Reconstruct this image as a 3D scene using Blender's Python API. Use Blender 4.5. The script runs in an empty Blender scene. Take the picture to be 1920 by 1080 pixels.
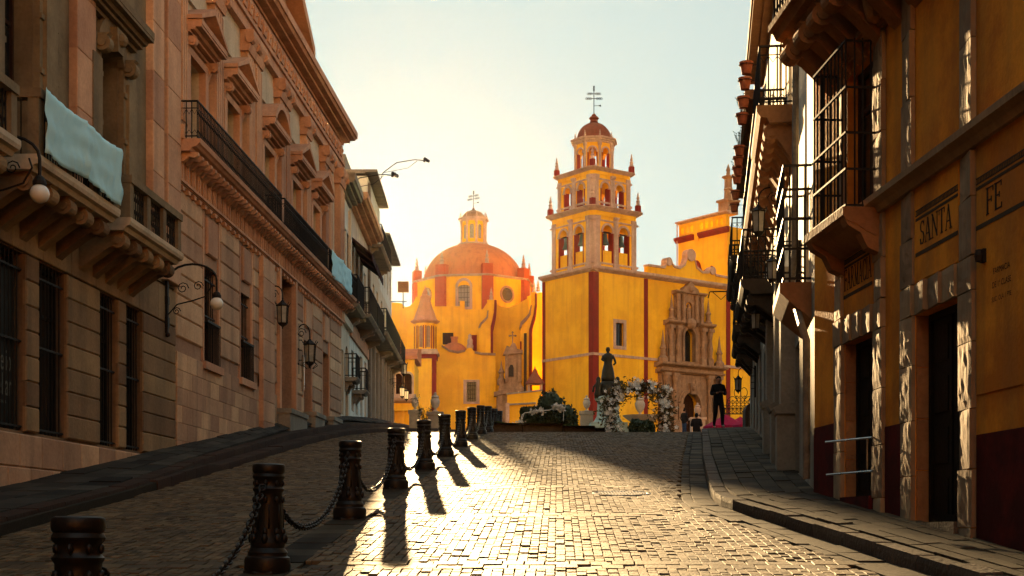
import bpy, bmesh, math, random
import numpy as np
from mathutils import Vector, Matrix, Euler
random.seed(7); rng = np.random.default_rng(7)
PI = math.pi
scene = bpy.context.scene
C = scene.collection

# ------------------------------------------------------------------ camera, sky, sun, exposure
CAMZ, FPX, HZ = 1.56, 2666.7, 990.0
cam_data = bpy.data.cameras.new('camera'); cam = bpy.data.objects.new('camera', cam_data); C.objects.link(cam)
cam.location = (0, 0, CAMZ); cam.rotation_euler = (PI/2, 0, 0)
cam_data.lens = 50; cam_data.sensor_width = 36; cam_data.shift_y = (HZ-540)/1920
cam_data.clip_start = .1; cam_data.clip_end = 6000
scene.camera = cam
SUNV = Vector((-.0805, 1, .2025)).normalized()
SUN_EL = math.asin(SUNV.z); SUN_AZ = math.atan2(SUNV.x, SUNV.y)
world = bpy.data.worlds.new('World'); scene.world = world; world.use_nodes = True
wn = world.node_tree.nodes; wl = world.node_tree.links; wn.clear()
sky = wn.new('ShaderNodeTexSky'); sky.sky_type = 'NISHITA'; sky.sun_disc = False
sky.sun_elevation = SUN_EL; sky.sun_rotation = SUN_AZ; sky.altitude = 0
sky.air_density = 1.0; sky.dust_density = 1.0; sky.ozone_density = 1.0
gm = wn.new('ShaderNodeGamma'); gm.inputs['Gamma'].default_value = .18
hs = wn.new('ShaderNodeHueSaturation'); hs.inputs['Saturation'].default_value = 1.0
tint = wn.new('ShaderNodeMixRGB'); tint.blend_type = 'MULTIPLY'; tint.inputs[0].default_value = 1; tint.inputs[2].default_value = (.85, 1, .95, 1)
bg = wn.new('ShaderNodeBackground'); bg.inputs['Strength'].default_value = .088
wo = wn.new('ShaderNodeOutputWorld')
wl.new(sky.outputs[0], gm.inputs['Color']); wl.new(gm.outputs[0], hs.inputs['Color']); wl.new(hs.outputs[0], tint.inputs[1]); wl.new(tint.outputs[0], bg.inputs['Color']); wl.new(bg.outputs[0], wo.inputs[0])
sl = bpy.data.lights.new('sun', 'SUN'); sl.energy = 5.0; sl.angle = math.radians(.5); sl.color = (1, .66, .31)
sun = bpy.data.objects.new('sun', sl); C.objects.link(sun)
sun.rotation_euler = SUNV.to_track_quat('Z', 'Y').to_euler(); sun.location = (-15, 190, 60)
scene.view_settings.view_transform = 'Standard'; scene.view_settings.look = 'None'
scene.view_settings.gamma = 1; scene.view_settings.exposure = 2.55
cy = scene.cycles
cy.use_denoising = True; cy.max_bounces = 5; cy.diffuse_bounces = 3; cy.glossy_bounces = 2; cy.transmission_bounces = 3
cy.volume_bounces = 0; cy.caustics_reflective = False; cy.caustics_refractive = False
cy.sample_clamp_indirect = 6; cy.use_adaptive_sampling = True; cy.adaptive_threshold = .02

# ------------------------------------------------------------------ helpers
def kx(px): return (px-960)/FPX
def zat(py, D): return CAMZ + (HZ-py)*D/FPX
def at(px, py, D): return Vector((kx(px)*D, D, zat(py, D)))

class MB:
    """collects faces; m maps (u along, o outward, z up) to local coordinates"""
    def __init__(s, m=None): s.v = []; s.f = []; s.mi = []; s.cur = 0; s.m = m
    def p(s, q):
        if s.m: q = s.m(*q)
        s.v.append(tuple(q)); return len(s.v)-1
    def poly(s, ps):
        s.f.append([s.p(q) for q in ps]); s.mi.append(s.cur)
    def fi(s, idx): s.f.append(list(idx)); s.mi.append(s.cur)
    def box(s, u0, u1, o0, o1, z0, z1):
        i = [s.p(q) for q in ((u0,o0,z0),(u1,o0,z0),(u1,o1,z0),(u0,o1,z0),(u0,o0,z1),(u1,o0,z1),(u1,o1,z1),(u0,o1,z1))]
        for f in ((0,3,2,1),(4,5,6,7),(0,1,5,4),(1,2,6,5),(2,3,7,6),(3,0,4,7)): s.fi([i[k] for k in f])
        return s
    def block(s, u0, u1, o0, o1, z0, z1, c=.02):
        A = [s.p(q) for q in ((u0,o0,z0),(u1,o0,z0),(u1,o0,z1),(u0,o0,z1))]
        B = [s.p(q) for q in ((u0,o1-c,z0),(u1,o1-c,z0),(u1,o1-c,z1),(u0,o1-c,z1))]
        E = [s.p(q) for q in ((u0+c,o1,z0+c),(u1-c,o1,z0+c),(u1-c,o1,z1-c),(u0+c,o1,z1-c))]
        for k in range(4):
            n = (k+1) % 4
            s.fi((A[k],A[n],B[n],B[k])); s.fi((B[k],B[n],E[n],E[k]))
        s.fi(E); return s
    def prism(s, pz, o0, o1):          # polygon in (u, z), extruded outward
        a = [s.p((u,o0,z)) for u,z in pz]; b = [s.p((u,o1,z)) for u,z in pz]; n = len(pz)
        s.fi(a[::-1]); s.fi(b)
        for k in range(n): s.fi((a[k],a[(k+1)%n],b[(k+1)%n],b[k]))
        return s
    def prof(s, poz, u0, u1):          # polygon in (o, z), extruded along u
        a = [s.p((u0,o,z)) for o,z in poz]; b = [s.p((u1,o,z)) for o,z in poz]; n = len(poz)
        s.fi(a[::-1]); s.fi(b)
        for k in range(n): s.fi((a[k],a[(k+1)%n],b[(k+1)%n],b[k]))
        return s
    def lathe(s, pr, u=0, o=0, z=0, n=16, ph=0, a0=0, a1=2*PI):
        full = abs(a1-a0-2*PI) < 1e-6; m = n if full else n+1; R = []
        for r, h in pr:
            R.append([s.p((u+r*math.cos(ph+a0+(a1-a0)*k/n), o+r*math.sin(ph+a0+(a1-a0)*k/n), z+h)) for k in range(m)])
        for i in range(len(pr)-1):
            for k in range(n):
                k2 = (k+1) % m
                s.fi((R[i][k], R[i][k2], R[i+1][k2], R[i+1][k]))
        if full:
            if pr[0][0] > 1e-4: s.fi(R[0][::-1])
            if pr[-1][0] > 1e-4: s.fi(R[-1])
        return s
    def ball(s, u, o, z, r, n=10, k=6, sq=1):
        return s.lathe([(max(r*math.sin(PI*i/k), .0008), -r*sq*math.cos(PI*i/k)) for i in range(k+1)], u, o, z, n)
    def tube(s, pts, r, n=6, close=False):
        pts = [Vector(q) for q in pts]; N = len(pts); R = []
        rr = r if isinstance(r, (list, tuple)) else [r]*N
        up = None
        for i, q in enumerate(pts):
            if close: t = pts[(i+1)%N]-pts[i-1]
            else: t = pts[min(i+1,N-1)]-pts[max(i-1,0)]
            if t.length < 1e-9: t = Vector((0,0,1))
            t.normalize()
            if up is None or abs(up.dot(t)) > .97: up = Vector((0,0,1)) if abs(t.z) < .9 else Vector((1,0,0))
            x = t.cross(up).normalized(); y = x.cross(t).normalized(); up = y
            R.append([s.p(q + x*(rr[i]*math.cos(2*PI*k/n)) + y*(rr[i]*math.sin(2*PI*k/n))) for k in range(n)])
        for i in range(N if close else N-1):
            for k in range(n):
                s.fi((R[i][k], R[i][(k+1)%n], R[(i+1)%N][(k+1)%n], R[(i+1)%N][k]))
        if not close: s.fi(R[0][::-1]); s.fi(R[-1])
        return s
    def arch(s, cu, zs, r0, r1, o0, o1, n=12, a0=0, a1=PI):    # arched band
        for k in range(n):
            t0 = a0+(a1-a0)*k/n; t1 = a0+(a1-a0)*(k+1)/n
            q = [(cu+r*math.cos(t), zs+r*math.sin(t)) for r, t in ((r0,t0),(r1,t0),(r1,t1),(r0,t1))]
            s.prism(q, o0, o1)
        return s
    def wall(s, u0, u1, z0, z1, ops, o0, o1, n=10):
        """slab with openings (cu, w, zb, zt, rise); rise = height of the arched head"""
        ops = sorted(ops); x = u0
        if any(a[0]+a[1]/2 > c[0]-c[1]/2 for a, c in zip(ops, ops[1:])):      # stacked openings: cut the slab between storeys
            for zc in sorted(a[3]+.05 for a in ops):
                lo = [a for a in ops if a[3] < zc]; hi = [a for a in ops if a[2] > zc]
                if len(lo)+len(hi) == len(ops) and lo and hi:
                    s.wall(u0, u1, z0, zc, lo, o0, o1, n); s.wall(u0, u1, zc, z1, hi, o0, o1, n); return s
        def slab(a, b, c, d):
            for o in (o0, o1): s.poly([(a,o,c),(b,o,c),(b,o,d),(a,o,d)])
        for cu, w, zb, zt, rise in ops:
            a, b = cu-w/2, cu+w/2
            if a > x+1e-4: slab(x, a, z0, z1)
            if zb > z0+1e-4: slab(a, b, z0, zb)
            if rise <= 0: hd = [(a, zt), (b, zt)]
            else: hd = [(cu-w/2*math.cos(PI*k/n), zt-rise+rise*math.sin(PI*k/n)) for k in range(n+1)]
            for (p0, h0), (p1, h1) in zip(hd, hd[1:]):
                for o in (o0, o1): s.poly([(p0,o,h0),(p1,o,h1),(p1,o,z1),(p0,o,z1)])
                s.poly([(p0,o0,h0),(p1,o0,h1),(p1,o1,h1),(p0,o1,h0)])
            s.poly([(a,o0,zb),(a,o1,zb),(a,o1,hd[0][1]),(a,o0,hd[0][1])])
            s.poly([(b,o0,zb),(b,o1,zb),(b,o1,hd[-1][1]),(b,o0,hd[-1][1])])
            s.poly([(a,o0,zb),(b,o0,zb),(b,o1,zb),(a,o1,zb)])
            x = b
        if u1 > x+1e-4: slab(x, u1, z0, z1)
        s.poly([(u0,o0,z0),(u0,o1,z0),(u0,o1,z1),(u0,o0,z1)]); s.poly([(u1,o0,z0),(u1,o1,z0),(u1,o1,z1),(u1,o0,z1)])
        s.poly([(u0,o0,z1),(u1,o0,z1),(u1,o1,z1),(u0,o1,z1)])
        return s
    def cornice(s, u0, u1, z0, z1, o, ob=0., k=4, top=.35):
        """stepped, outward-growing moulding from z0 (o small) up to z1"""
        pr = [(ob, z0)]; h = (z1-z0)*(1-top)
        for i in range(k):
            oo = ob+.02+(o-ob)*(i+1)/(k+.3); za = z0+h*i/k; zb = z0+h*(i+1)/k
            pr += [(oo, za), (oo, zb)] if i % 2 else [(oo*.9, za), (oo, zb)]
        pr += [(o, z0+h), (o, z1), (ob, z1)]
        return s.prof(pr, u0, u1)
    def mesh(s, name):
        me = bpy.data.meshes.new(name); me.from_pydata(s.v, [], s.f)
        if any(s.mi): me.polygons.foreach_set('material_index', s.mi)
        if len(s.f) < 60000:
            bm = bmesh.new(); bm.from_mesh(me); bmesh.ops.remove_doubles(bm, verts=bm.verts, dist=1e-5)
            bmesh.ops.recalc_face_normals(bm, faces=bm.faces); bm.to_mesh(me); bm.free()
        me.update(); return me

def link(name, me, mat, parent=None, loc=None, rz=0, kind=None, label=None, smooth=False):
    o = bpy.data.objects.new(name, me); C.objects.link(o)
    if mat is not None and me is not None and not me.materials:
        for mm in (mat if isinstance(mat, (list, tuple)) else [mat]): me.materials.append(mm)
    if parent: o.parent = parent
    if loc is not None: o.location = loc
    if rz: o.rotation_euler = (0, 0, rz)
    if kind: o['kind'] = kind
    if label: o['label'] = label
    if smooth and me is not None: smooth_mesh(me, smooth)
    return o
def smooth_mesh(me, ang):
    me.polygons.foreach_set('use_smooth', [True]*len(me.polygons))
    if ang is not True and ang < 1.5:
        bm = bmesh.new(); bm.from_mesh(me)
        for e in bm.edges:
            if len(e.link_faces) == 2 and e.calc_face_angle(0) > ang: e.smooth = False
        bm.to_mesh(me); bm.free()
def part(mb, name, mat, parent, **k):
    return link(name, mb.mesh(name), mat, parent, **k)
def thing(name, label, cat, loc=(0,0,0), rz=0, group=None):
    o = bpy.data.objects.new(name, None); C.objects.link(o); o.empty_display_size = .3
    o.location = loc; o.rotation_euler = (0, 0, rz); o['label'] = label; o['category'] = cat
    if group: o['group'] = group
    return o
def tag(o, label, cat, group=None):
    o['label'] = label; o['category'] = cat
    if group: o['group'] = group
    return o
def copy_tree(o, parent=None):
    c = o.copy(); C.objects.link(c)
    if parent: c.parent = parent
    for ch in o.children: copy_tree(ch, c)
    return c
_bc = {}
def piece(name, mat, parent, m, u0, u1, o0, o1, z0, z1, c=.015):
    """one stone: chamfered block, mesh shared between blocks of one size"""
    p0 = Vector(m(u0, o0, z0)); e = [Vector(m(u1,o0,z0))-p0, Vector(m(u0,o1,z0))-p0, Vector(m(u0,o0,z1))-p0]
    key = (name, mat.name, tuple(round(x, 3) for v in e for x in v), round(c, 3))
    if key not in _bc:
        b = MB(lambda u, o, z: e[0]*u + e[1]*o + e[2]*z)
        W, T, H = e[0].length, e[1].length, e[2].length
        A = [b.p(q) for q in ((0,0,0),(1,0,0),(1,0,1),(0,0,1))]
        B = [b.p(q) for q in ((0,1-c/T,0),(1,1-c/T,0),(1,1-c/T,1),(0,1-c/T,1))]
        E = [b.p(q) for q in ((c/W,1,c/H),(1-c/W,1,c/H),(1-c/W,1,1-c/H),(c/W,1,1-c/H))]
        for k in range(4):
            n = (k+1) % 4; b.fi((A[k],A[n],B[n],B[k])); b.fi((B[k],B[n],E[n],E[k]))
        b.fi(E); _bc[key] = b.mesh(name)
    return link(name, _bc[key], mat, parent, loc=p0)

# ------------------------------------------------------------------ materials
def mat(name, c1, c2=None, scale=2., rough=.85, bump=.25, bscale=18., rand=0., metal=0., spec=.08, streak=None, smix=.5, emit=None, fine=.25, attr=None, dist=.02, coat=0, chisel=None, hard=.18):
    m = bpy.data.materials.new(name); m.use_nodes = True; t = m.node_tree; N, L = t.nodes, t.links
    bs = N['Principled BSDF']; bs.inputs['Roughness'].default_value = rough; bs.inputs['Metallic'].default_value = metal
    bs.inputs['Specular IOR Level'].default_value = spec
    if coat: bs.inputs['Coat Weight'].default_value = coat
    if emit:
        bs.inputs['Emission Color'].default_value = (*emit[0], 1); bs.inputs['Emission Strength'].default_value = emit[1]
    tc = N.new('ShaderNodeTexCoord'); geo = N.new('ShaderNodeNewGeometry')
    pos = geo.outputs['Position']
    n1 = N.new('ShaderNodeTexNoise'); n1.inputs['Scale'].default_value = scale; n1.inputs['Detail'].default_value = 6; n1.inputs['Roughness'].default_value = .62
    L.new(pos, n1.inputs['Vector'])
    rp = N.new('ShaderNodeValToRGB'); rp.color_ramp.elements[0].position = .5-hard; rp.color_ramp.elements[1].position = .5+hard
    c2 = c2 or tuple(x*.72 for x in c1)
    rp.color_ramp.elements[0].color = (*c2, 1); rp.color_ramp.elements[1].color = (*c1, 1)
    L.new(n1.outputs['Fac'], rp.inputs[0]); col = rp.outputs[0]
    n2 = N.new('ShaderNodeTexNoise'); n2.inputs['Scale'].default_value = bscale; n2.inputs['Detail'].default_value = 5
    if chisel:
        m2 = N.new('ShaderNodeMapping'); m2.inputs['Scale'].default_value = chisel; L.new(pos, m2.inputs['Vector']); L.new(m2.outputs[0], n2.inputs['Vector'])
    else: L.new(pos, n2.inputs['Vector'])
    if streak:
        mp = N.new('ShaderNodeMapping'); mp.inputs['Scale'].default_value = (1.3, 1.3, .09); L.new(pos, mp.inputs['Vector'])
        n3 = N.new('ShaderNodeTexNoise'); n3.inputs['Scale'].default_value = 1.6; n3.inputs['Detail'].default_value = 5; L.new(mp.outputs[0], n3.inputs['Vector'])
        r3 = N.new('ShaderNodeValToRGB'); r3.color_ramp.elements[0].position = .48; r3.color_ramp.elements[1].position = .75
        r3.color_ramp.elements[0].color = (0,0,0,1); r3.color_ramp.elements[1].color = (smix,)*3+(1,)
        L.new(n3.outputs['Fac'], r3.inputs[0])
        mx = N.new('ShaderNodeMixRGB'); L.new(r3.outputs[0], mx.inputs[0]); L.new(col, mx.inputs[1]); mx.inputs[2].default_value = (*streak, 1); col = mx.outputs[0]
    hv = N.new('ShaderNodeHueSaturation')
    val = N.new('ShaderNodeMath'); val.operation = 'MULTIPLY_ADD'; L.new(n2.outputs['Fac'], val.inputs[0]); val.inputs[1].default_value = fine*2; val.inputs[2].default_value = 1-fine
    last = val.outputs[0]
    if rand:
        oi = N.new('ShaderNodeObjectInfo')
        a = N.new('ShaderNodeMath'); a.operation = 'MULTIPLY_ADD'; L.new(oi.outputs['Random'], a.inputs[0]); a.inputs[1].default_value = 2*rand; a.inputs[2].default_value = 1-rand
        b = N.new('ShaderNodeMath'); b.operation = 'MULTIPLY'; L.new(last, b.inputs[0]); L.new(a.outputs[0], b.inputs[1]); last = b.outputs[0]
        h = N.new('ShaderNodeMath'); h.operation = 'MULTIPLY_ADD'; L.new(oi.outputs['Random'], h.inputs[0]); h.inputs[1].default_value = .05*rand; h.inputs[2].default_value = .5-.025*rand; L.new(h.outputs[0], hv.inputs['Hue'])
    if attr:
        at_ = N.new('ShaderNodeAttribute'); at_.attribute_name = attr
        a = N.new('ShaderNodeMath'); a.operation = 'MULTIPLY_ADD'; L.new(at_.outputs['Fac'], a.inputs[0]); a.inputs[1].default_value = .9; a.inputs[2].default_value = .55
        b = N.new('ShaderNodeMath'); b.operation = 'MULTIPLY'; L.new(last, b.inputs[0]); L.new(a.outputs[0], b.inputs[1]); last = b.outputs[0]
    L.new(last, hv.inputs['Value']); L.new(col, hv.inputs['Color']); L.new(hv.outputs[0], bs.inputs['Base Color'])
    if bump:
        bp = N.new('ShaderNodeBump'); bp.inputs['Strength'].default_value = bump; bp.inputs['Distance'].default_value = dist
        L.new(n2.outputs['Fac'], bp.inputs['Height']); L.new(bp.outputs[0], bs.inputs['Normal'])
    rv = N.new('ShaderNodeMath'); rv.operation = 'MULTIPLY_ADD'; L.new(n1.outputs['Fac'], rv.inputs[0]); rv.inputs[1].default_value = .3; rv.inputs[2].default_value = max(rough-.15, .02); rv.use_clamp = True
    L.new(rv.outputs[0], bs.inputs['Roughness'])
    return m
M = {}
M['pink'] = mat('pink_stone', (.58,.35,.225), (.40,.22,.14), .9, bump=.35, rand=.22, streak=(.2,.12,.085), smix=.5)
M['pinkl'] = mat('pink_stone_trim', (.60,.35,.225), (.45,.235,.145), 1.4, bump=.35, rand=.1, streak=(.18,.1,.07), smix=.45)
M['ash'] = mat('ashlar_stone', (.58,.37,.235), (.42,.25,.155), 1.2, bump=.5, rand=.28, streak=(.13,.1,.08), smix=.5)
M['brown'] = mat('brown_stone', (.30,.195,.11), (.19,.12,.065), 1.1, bump=.5, rand=.3, streak=(.08,.065,.05), smix=.55)
M['olive'] = mat('olive_stone', (.24,.18,.11), (.15,.11,.065), 1.5, bump=.4, rand=.12, streak=(.06,.05,.04), smix=.5)
M['plaster'] = mat('grey_plaster', (.58,.48,.35), (.46,.37,.27), .8, bump=.15, streak=(.2,.16,.12))
M['white'] = mat('white_plaster', (.74,.75,.69), (.62,.63,.57), .8, bump=.15, streak=(.25,.24,.2), smix=.5)
M['cream'] = mat('cream_plaster', (.68,.62,.5), (.55,.49,.39), .8, bump=.15, streak=(.25,.2,.15), smix=.55)
M['greyst'] = mat('grey_stone', (.3,.27,.22), (.2,.18,.15), 1.4, bump=.4, rand=.15, streak=(.1,.09,.08))
M['yellow'] = mat('yellow_church_plaster', (.96,.55,.032), (.84,.44,.024), .3, hard=.07, bump=.1, fine=.06, bscale=6, streak=(.58,.25,.04), smix=.45, spec=.08)
M['cred'] = mat('oxblood_paint', (.27,.032,.02), (.2,.025,.016), .5, bump=.1, fine=.1, bscale=6, streak=(.12,.03,.02), spec=.2)
M['cstone'] = mat('pale_church_stone', (.60,.42,.32), (.42,.28,.21), .8, bump=.4, bscale=5, dist=.05, streak=(.2,.15,.12), smix=.6)
M['portal'] = mat('carved_portal_stone', (.40,.25,.15), (.25,.15,.09), 1.1, bump=.6, bscale=4, dist=.08, streak=(.14,.1,.07), smix=.6)
M['domered'] = mat('terracotta_dome', (.62,.225,.09), (.52,.17,.065), .25, bump=.15, fine=.1, bscale=4, streak=(.3,.1,.06), rough=.75)
M['drumred'] = mat('glow_tinted_red_pier', (.5,.115,.05), (.4,.085,.035), .6, bump=.15, fine=.1, bscale=5, streak=(.3,.08,.04))  # lighter version of the red: the sun glow is put into the colour
M['palesroof'] = mat('pale_terracotta_roof', (.62,.3,.15), (.5,.22,.1), .6, bump=.2, bscale=5, streak=(.35,.16,.08))
M['darkroof'] = mat('weathered_dome_red', (.28,.09,.05), (.2,.065,.04), .5, bump=.2, bscale=4, streak=(.1,.06,.05))
M['ochre'] = mat('ochre_wall', (.70,.27,.026), (.46,.15,.016), 1.3, hard=.1, bump=.25, bscale=25, fine=.15, streak=(.2,.12,.04), smix=.55)
M['dado'] = mat('dark_red_dado', (.085,.01,.008), (.045,.006,.005), 2.2, hard=.08, bump=.2, fine=.2)
M['frame'] = mat('rough_frame_stone', (.34,.235,.145), (.22,.145,.085), 2.2, bump=.7, bscale=22, dist=.009, rand=.2, streak=(.15,.11,.08), smix=.5, chisel=(1,1,.22))
M['corbel'] = mat('carved_balcony_stone', (.34,.165,.07), (.22,.1,.045), 2, bump=.4, rand=.12)
M['iron'] = mat('black_iron', (.012,.011,.01), (.02,.015,.012), 5, rough=.6, bump=.15, bscale=60, metal=.0, spec=.15, dist=.003)
M['bollard'] = mat('black_painted_cast_iron', (.006,.005,.0045), (.01,.007,.005), 6, rough=.46, bump=.35, bscale=45, spec=.3, dist=.004)
M['steel'] = mat('galvanised_rail', (.5,.5,.48), (.35,.35,.34), 5, rough=.3, bump=.05, metal=1)
M['wood'] = mat('dark_wood', (.05,.022,.012), (.03,.013,.008), 4, rough=.6, bump=.3, bscale=40)
M['doordark'] = mat('near_black_door', (.012,.009,.007), (.008,.006,.005), 4, rough=.6, bump=.2)
M['glass'] = mat('dark_window_glass', (.02,.022,.02), (.012,.012,.012), 1, rough=.12, bump=0, spec=.6, fine=.1)
M['banner'] = mat('pale_blue_cloth', (.44,.74,.84), (.40,.66,.74), 2.2, hard=.2, rough=.8, bump=.1, bscale=60, fine=.08)
M['bannerp'] = mat('pale_print', (.55,.6,.5), (.5,.62,.58), 9, rough=.8, bump=0)
M['terr'] = mat('terracotta_pot', (.36,.11,.05), (.27,.08,.04), 9, rough=.8, bump=.2, rand=.2)
M['globe'] = mat('milk_glass_globe', (.72,.7,.64), (.66,.64,.58), 2, rough=.2, bump=0, fine=.05, spec=.5)
M['lit'] = mat('lit_lamp_glass', (.8,.7,.5), None, 2, rough=.3, bump=0, emit=((1,.6,.22), .16))
M['lampglass'] = mat('lantern_glass', (.32,.31,.28), (.2,.2,.18), 6, rough=.12, bump=0, spec=.6)
M['sett'] = mat('dark_basalt_sett', (.125,.082,.043), (.06,.04,.021), 1.3, rough=.72, bump=.45, bscale=38, dist=.012, rand=.25, attr='rnd', spec=.12)
M['mortar'] = mat('sett_joint_dirt', (.035,.028,.02), (.025,.02,.014), 4, rough=.95, bump=.5, bscale=50)
M['slab'] = mat('paving_slab_stone', (.06,.046,.03), (.032,.025,.017), 3.2, rough=.78, bump=.35, bscale=26, dist=.012, rand=.5, spec=.07, attr='rnd')
M['lslab'] = mat('shade_tinted_paving', (.04,.034,.027), (.022,.018,.015), 2.6, rough=.8, bump=.4, bscale=24, dist=.012, rand=.4, spec=.1, attr='rnd')  # darker copy of the slab stone, left-side shade put into the colour
M['kerb'] = mat('kerb_stone', (.09,.07,.055), (.055,.042,.033), 2.2, rough=.7, bump=.6, bscale=22, dist=.03, rand=.25)
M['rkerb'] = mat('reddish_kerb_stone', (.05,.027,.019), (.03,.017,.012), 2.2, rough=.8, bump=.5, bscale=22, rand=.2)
M['plaza'] = mat('plaza_paving', (.15,.12,.09), (.1,.08,.065), .8, bump=.3)
M['hill'] = mat('bounce_hillside', (.56,.37,.2), (.4,.27,.13), .02, bump=0)  # bright tone for the added hillside that throws sunlight back
M['earth'] = mat('far_ground', (.13,.1,.07), (.09,.075,.05), .05, bump=.2)
M['leaf'] = mat('dark_hedge_leaf', (.035,.05,.018), (.02,.032,.012), 4, rough=.6, bump=0, spec=.3)
M['leaf2'] = mat('arch_leaf', (.06,.07,.025), (.1,.045,.02), 5, rough=.6, bump=0)
M['petal'] = mat('white_petal', (.68,.67,.63), (.56,.54,.5), 9, rough=.7, bump=0, fine=.1)
M['grass'] = mat('lawn_grass', (.07,.085,.02), (.045,.055,.015), 4, rough=.9, bump=0)
M['bronze'] = mat('dark_bronze', (.022,.02,.016), (.03,.03,.022), 5, rough=.5, bump=.3, metal=.4)
M['verd'] = mat('verdigris_stone', (.3,.4,.38), (.2,.27,.26), 3, bump=.4)
M['paleurn'] = mat('pale_carved_stone', (.5,.43,.35), (.38,.33,.27), 3, bump=.4)
M['magenta'] = mat('magenta_canvas', (.36,.012,.05), (.28,.01,.04), 2, rough=.8, bump=.1)
M['skin'] = mat('skin', (.3,.15,.09), (.26,.13,.08), 9, rough=.6, bump=0, fine=.05)
M['black'] = mat('black_cloth', (.012,.011,.012), (.018,.016,.017), 8, rough=.9, bump=.2, bscale=30)
M['jeans'] = mat('blue_jeans', (.03,.055,.11), (.02,.035,.075), 8, rough=.9, bump=.1)
M['hair'] = mat('dark_hair', (.012,.009,.007), None, 20, rough=.55, bump=.3)
M['shoe'] = mat('pale_shoe', (.55,.53,.48), None, 8, rough=.7, bump=0)
M['bell'] = mat('green_bronze_bell', (.1,.13,.1), (.065,.085,.065), 3, rough=.55, bump=.2, metal=.5)
M['ink'] = mat('dark_brown_letter_paint', (.028,.018,.012), (.04,.024,.014), 12, rough=.85, bump=0)
M['bandp'] = mat('painted_border', (.07,.05,.03), (.05,.035,.022), 12, rough=.85, bump=0)
M['posterw'] = mat('poster_print_white', (.2,.2,.17), None, 9, rough=.6, bump=0)
M['posterb'] = mat('poster_black', (.012,.013,.012), (.02,.022,.02), 2, rough=.5, bump=0)
M['metalgrey'] = mat('grey_sheet_metal', (.25,.24,.22), (.18,.17,.16), 4, rough=.45, bump=.1, metal=.6)
M['pipe'] = mat('old_pipe', (.2,.17,.13), (.1,.085,.07), 6, rough=.6, bump=.3)
M['awning'] = mat('dark_awning_cloth', (.05,.022,.02), (.035,.017,.016), 3, rough=.9, bump=.2)
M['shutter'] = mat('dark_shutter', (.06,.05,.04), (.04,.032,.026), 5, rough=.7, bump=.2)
# ------------------------------------------------------------------ ground levels
def zr(D):
    if D < 41: return .1016*D
    if D < 51: t = D-41; return .1016*41 + .1016*t - .00371*t*t/2
    if D < 172: return .1016*41 + 1.016 - .1855 + .0645*(D-51)
    return zr(171.99)
def lerp_tab(tab):
    xs = [a for a, _ in tab]; ys = [b for _, b in tab]
    return lambda D: float(np.interp(D, xs, ys))
_zl = lerp_tab([(-5,.0),(10,1.2),(14.7,1.70),(19.56,2.14),(28,3.19),(37.5,4.36),(47.7,5.34),(61,6.3),(75,7.1),(100,8.8)])
def zleft(D): return max(_zl(D), zr(D)+.14)
def zedge(D): return zr(D)+.14+.42*max(0., zleft(D)-zr(D)-.14)           # edge of the upper walk
def XL(D): return -7.96+.047*D if D < 47.5 else -5.02-.015*D      # left building line
def RW(D): return 5.0-.062*D if D < 18.2 else 1.4+.137*D           # right building line
RK = lerp_tab([(-10,4.6),(6,3.95),(9,3.7),(10.6,3.53),(13.6,3.18),(16.6,2.82),(18.0,2.66),(18.9,2.68),(19.8,2.76),(22.5,3.08),(29.3,3.92),(34.6,4.63),(46,6.12),(52,7.0),(80,11)])
LK = lerp_tab([(-10,-5.25),(38,-5.25),(43,-5.0),(47,-4.55),(52,-3.6),(57,-2.9),(66,-2.6),(90,-2.5)])   # lower kerb edge
LU = lerp_tab([(-10,-5.3),(20,-5.32),(26,-5.6),(36,-5.62),(43,-5.45),(50,-5.2),(60,-4.9),(90,-5.2)])   # upper step edge
def sheet(xs_fn, Ds, zf, name, matl, n=2, kind='structure', parent=None, skirt=0):
    b = MB(); R = []
    for D in Ds:
        a, c = xs_fn(D); R.append([b.p((a+(c-a)*k/n, D, zf(a+(c-a)*k/n, D))) for k in range(n+1)])
    for i in range(len(Ds)-1):
        for k in range(n): b.fi((R[i][k], R[i][k+1], R[i+1][k+1], R[i+1][k]))
    return link(name, b.mesh(name), matl, parent, kind=kind)
Dn = [x*1.0 for x in range(-20, 82, 1)]
ground = sheet(lambda D: (-900, 900), [-600,-300,-100,-20,0,20,41,44,47,51,80,120,172,260,500,1500], lambda X, D: zr(max(D,-100))-.35 if D < 300 else zr(172)-.35, 'ground', M['earth'], 2)
plaza = sheet(lambda D: (-70, 75), [51,60,80,110,140,172,200,230], lambda X, D: zr(D)-.05, 'plaza_pavement', M['plaza'], 4)
road = sheet(lambda D: (LK(D)-.6, RK(D)+.5), Dn[:72], lambda X, D: zr(D)-.032, 'road', M['mortar'], 2)

# unseen hillside, added behind the viewer to bounce warm sun onto the church
b = MB(); R = []; hx = np.linspace(-650, 650, 34); hy = np.linspace(-75, -760, 24)
for y in hy: R.append([b.p((x, y, -9+(-75-y)*.62*(1-.3*(-75-y)/700)+10*math.sin(x*.013+y*.009)*min(1, (-75-y)/80)+5*math.sin(x*.041-y*.03)*min(1, (-75-y)/80))) for x in hx])
for i in range(len(hy)-1):
    for k in range(len(hx)-1): b.fi((R[i][k], R[i][k+1], R[i+1][k+1], R[i+1][k]))
link('bounce_hills', b.mesh('bounce_hills'), M['hill'], kind='structure')
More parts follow.
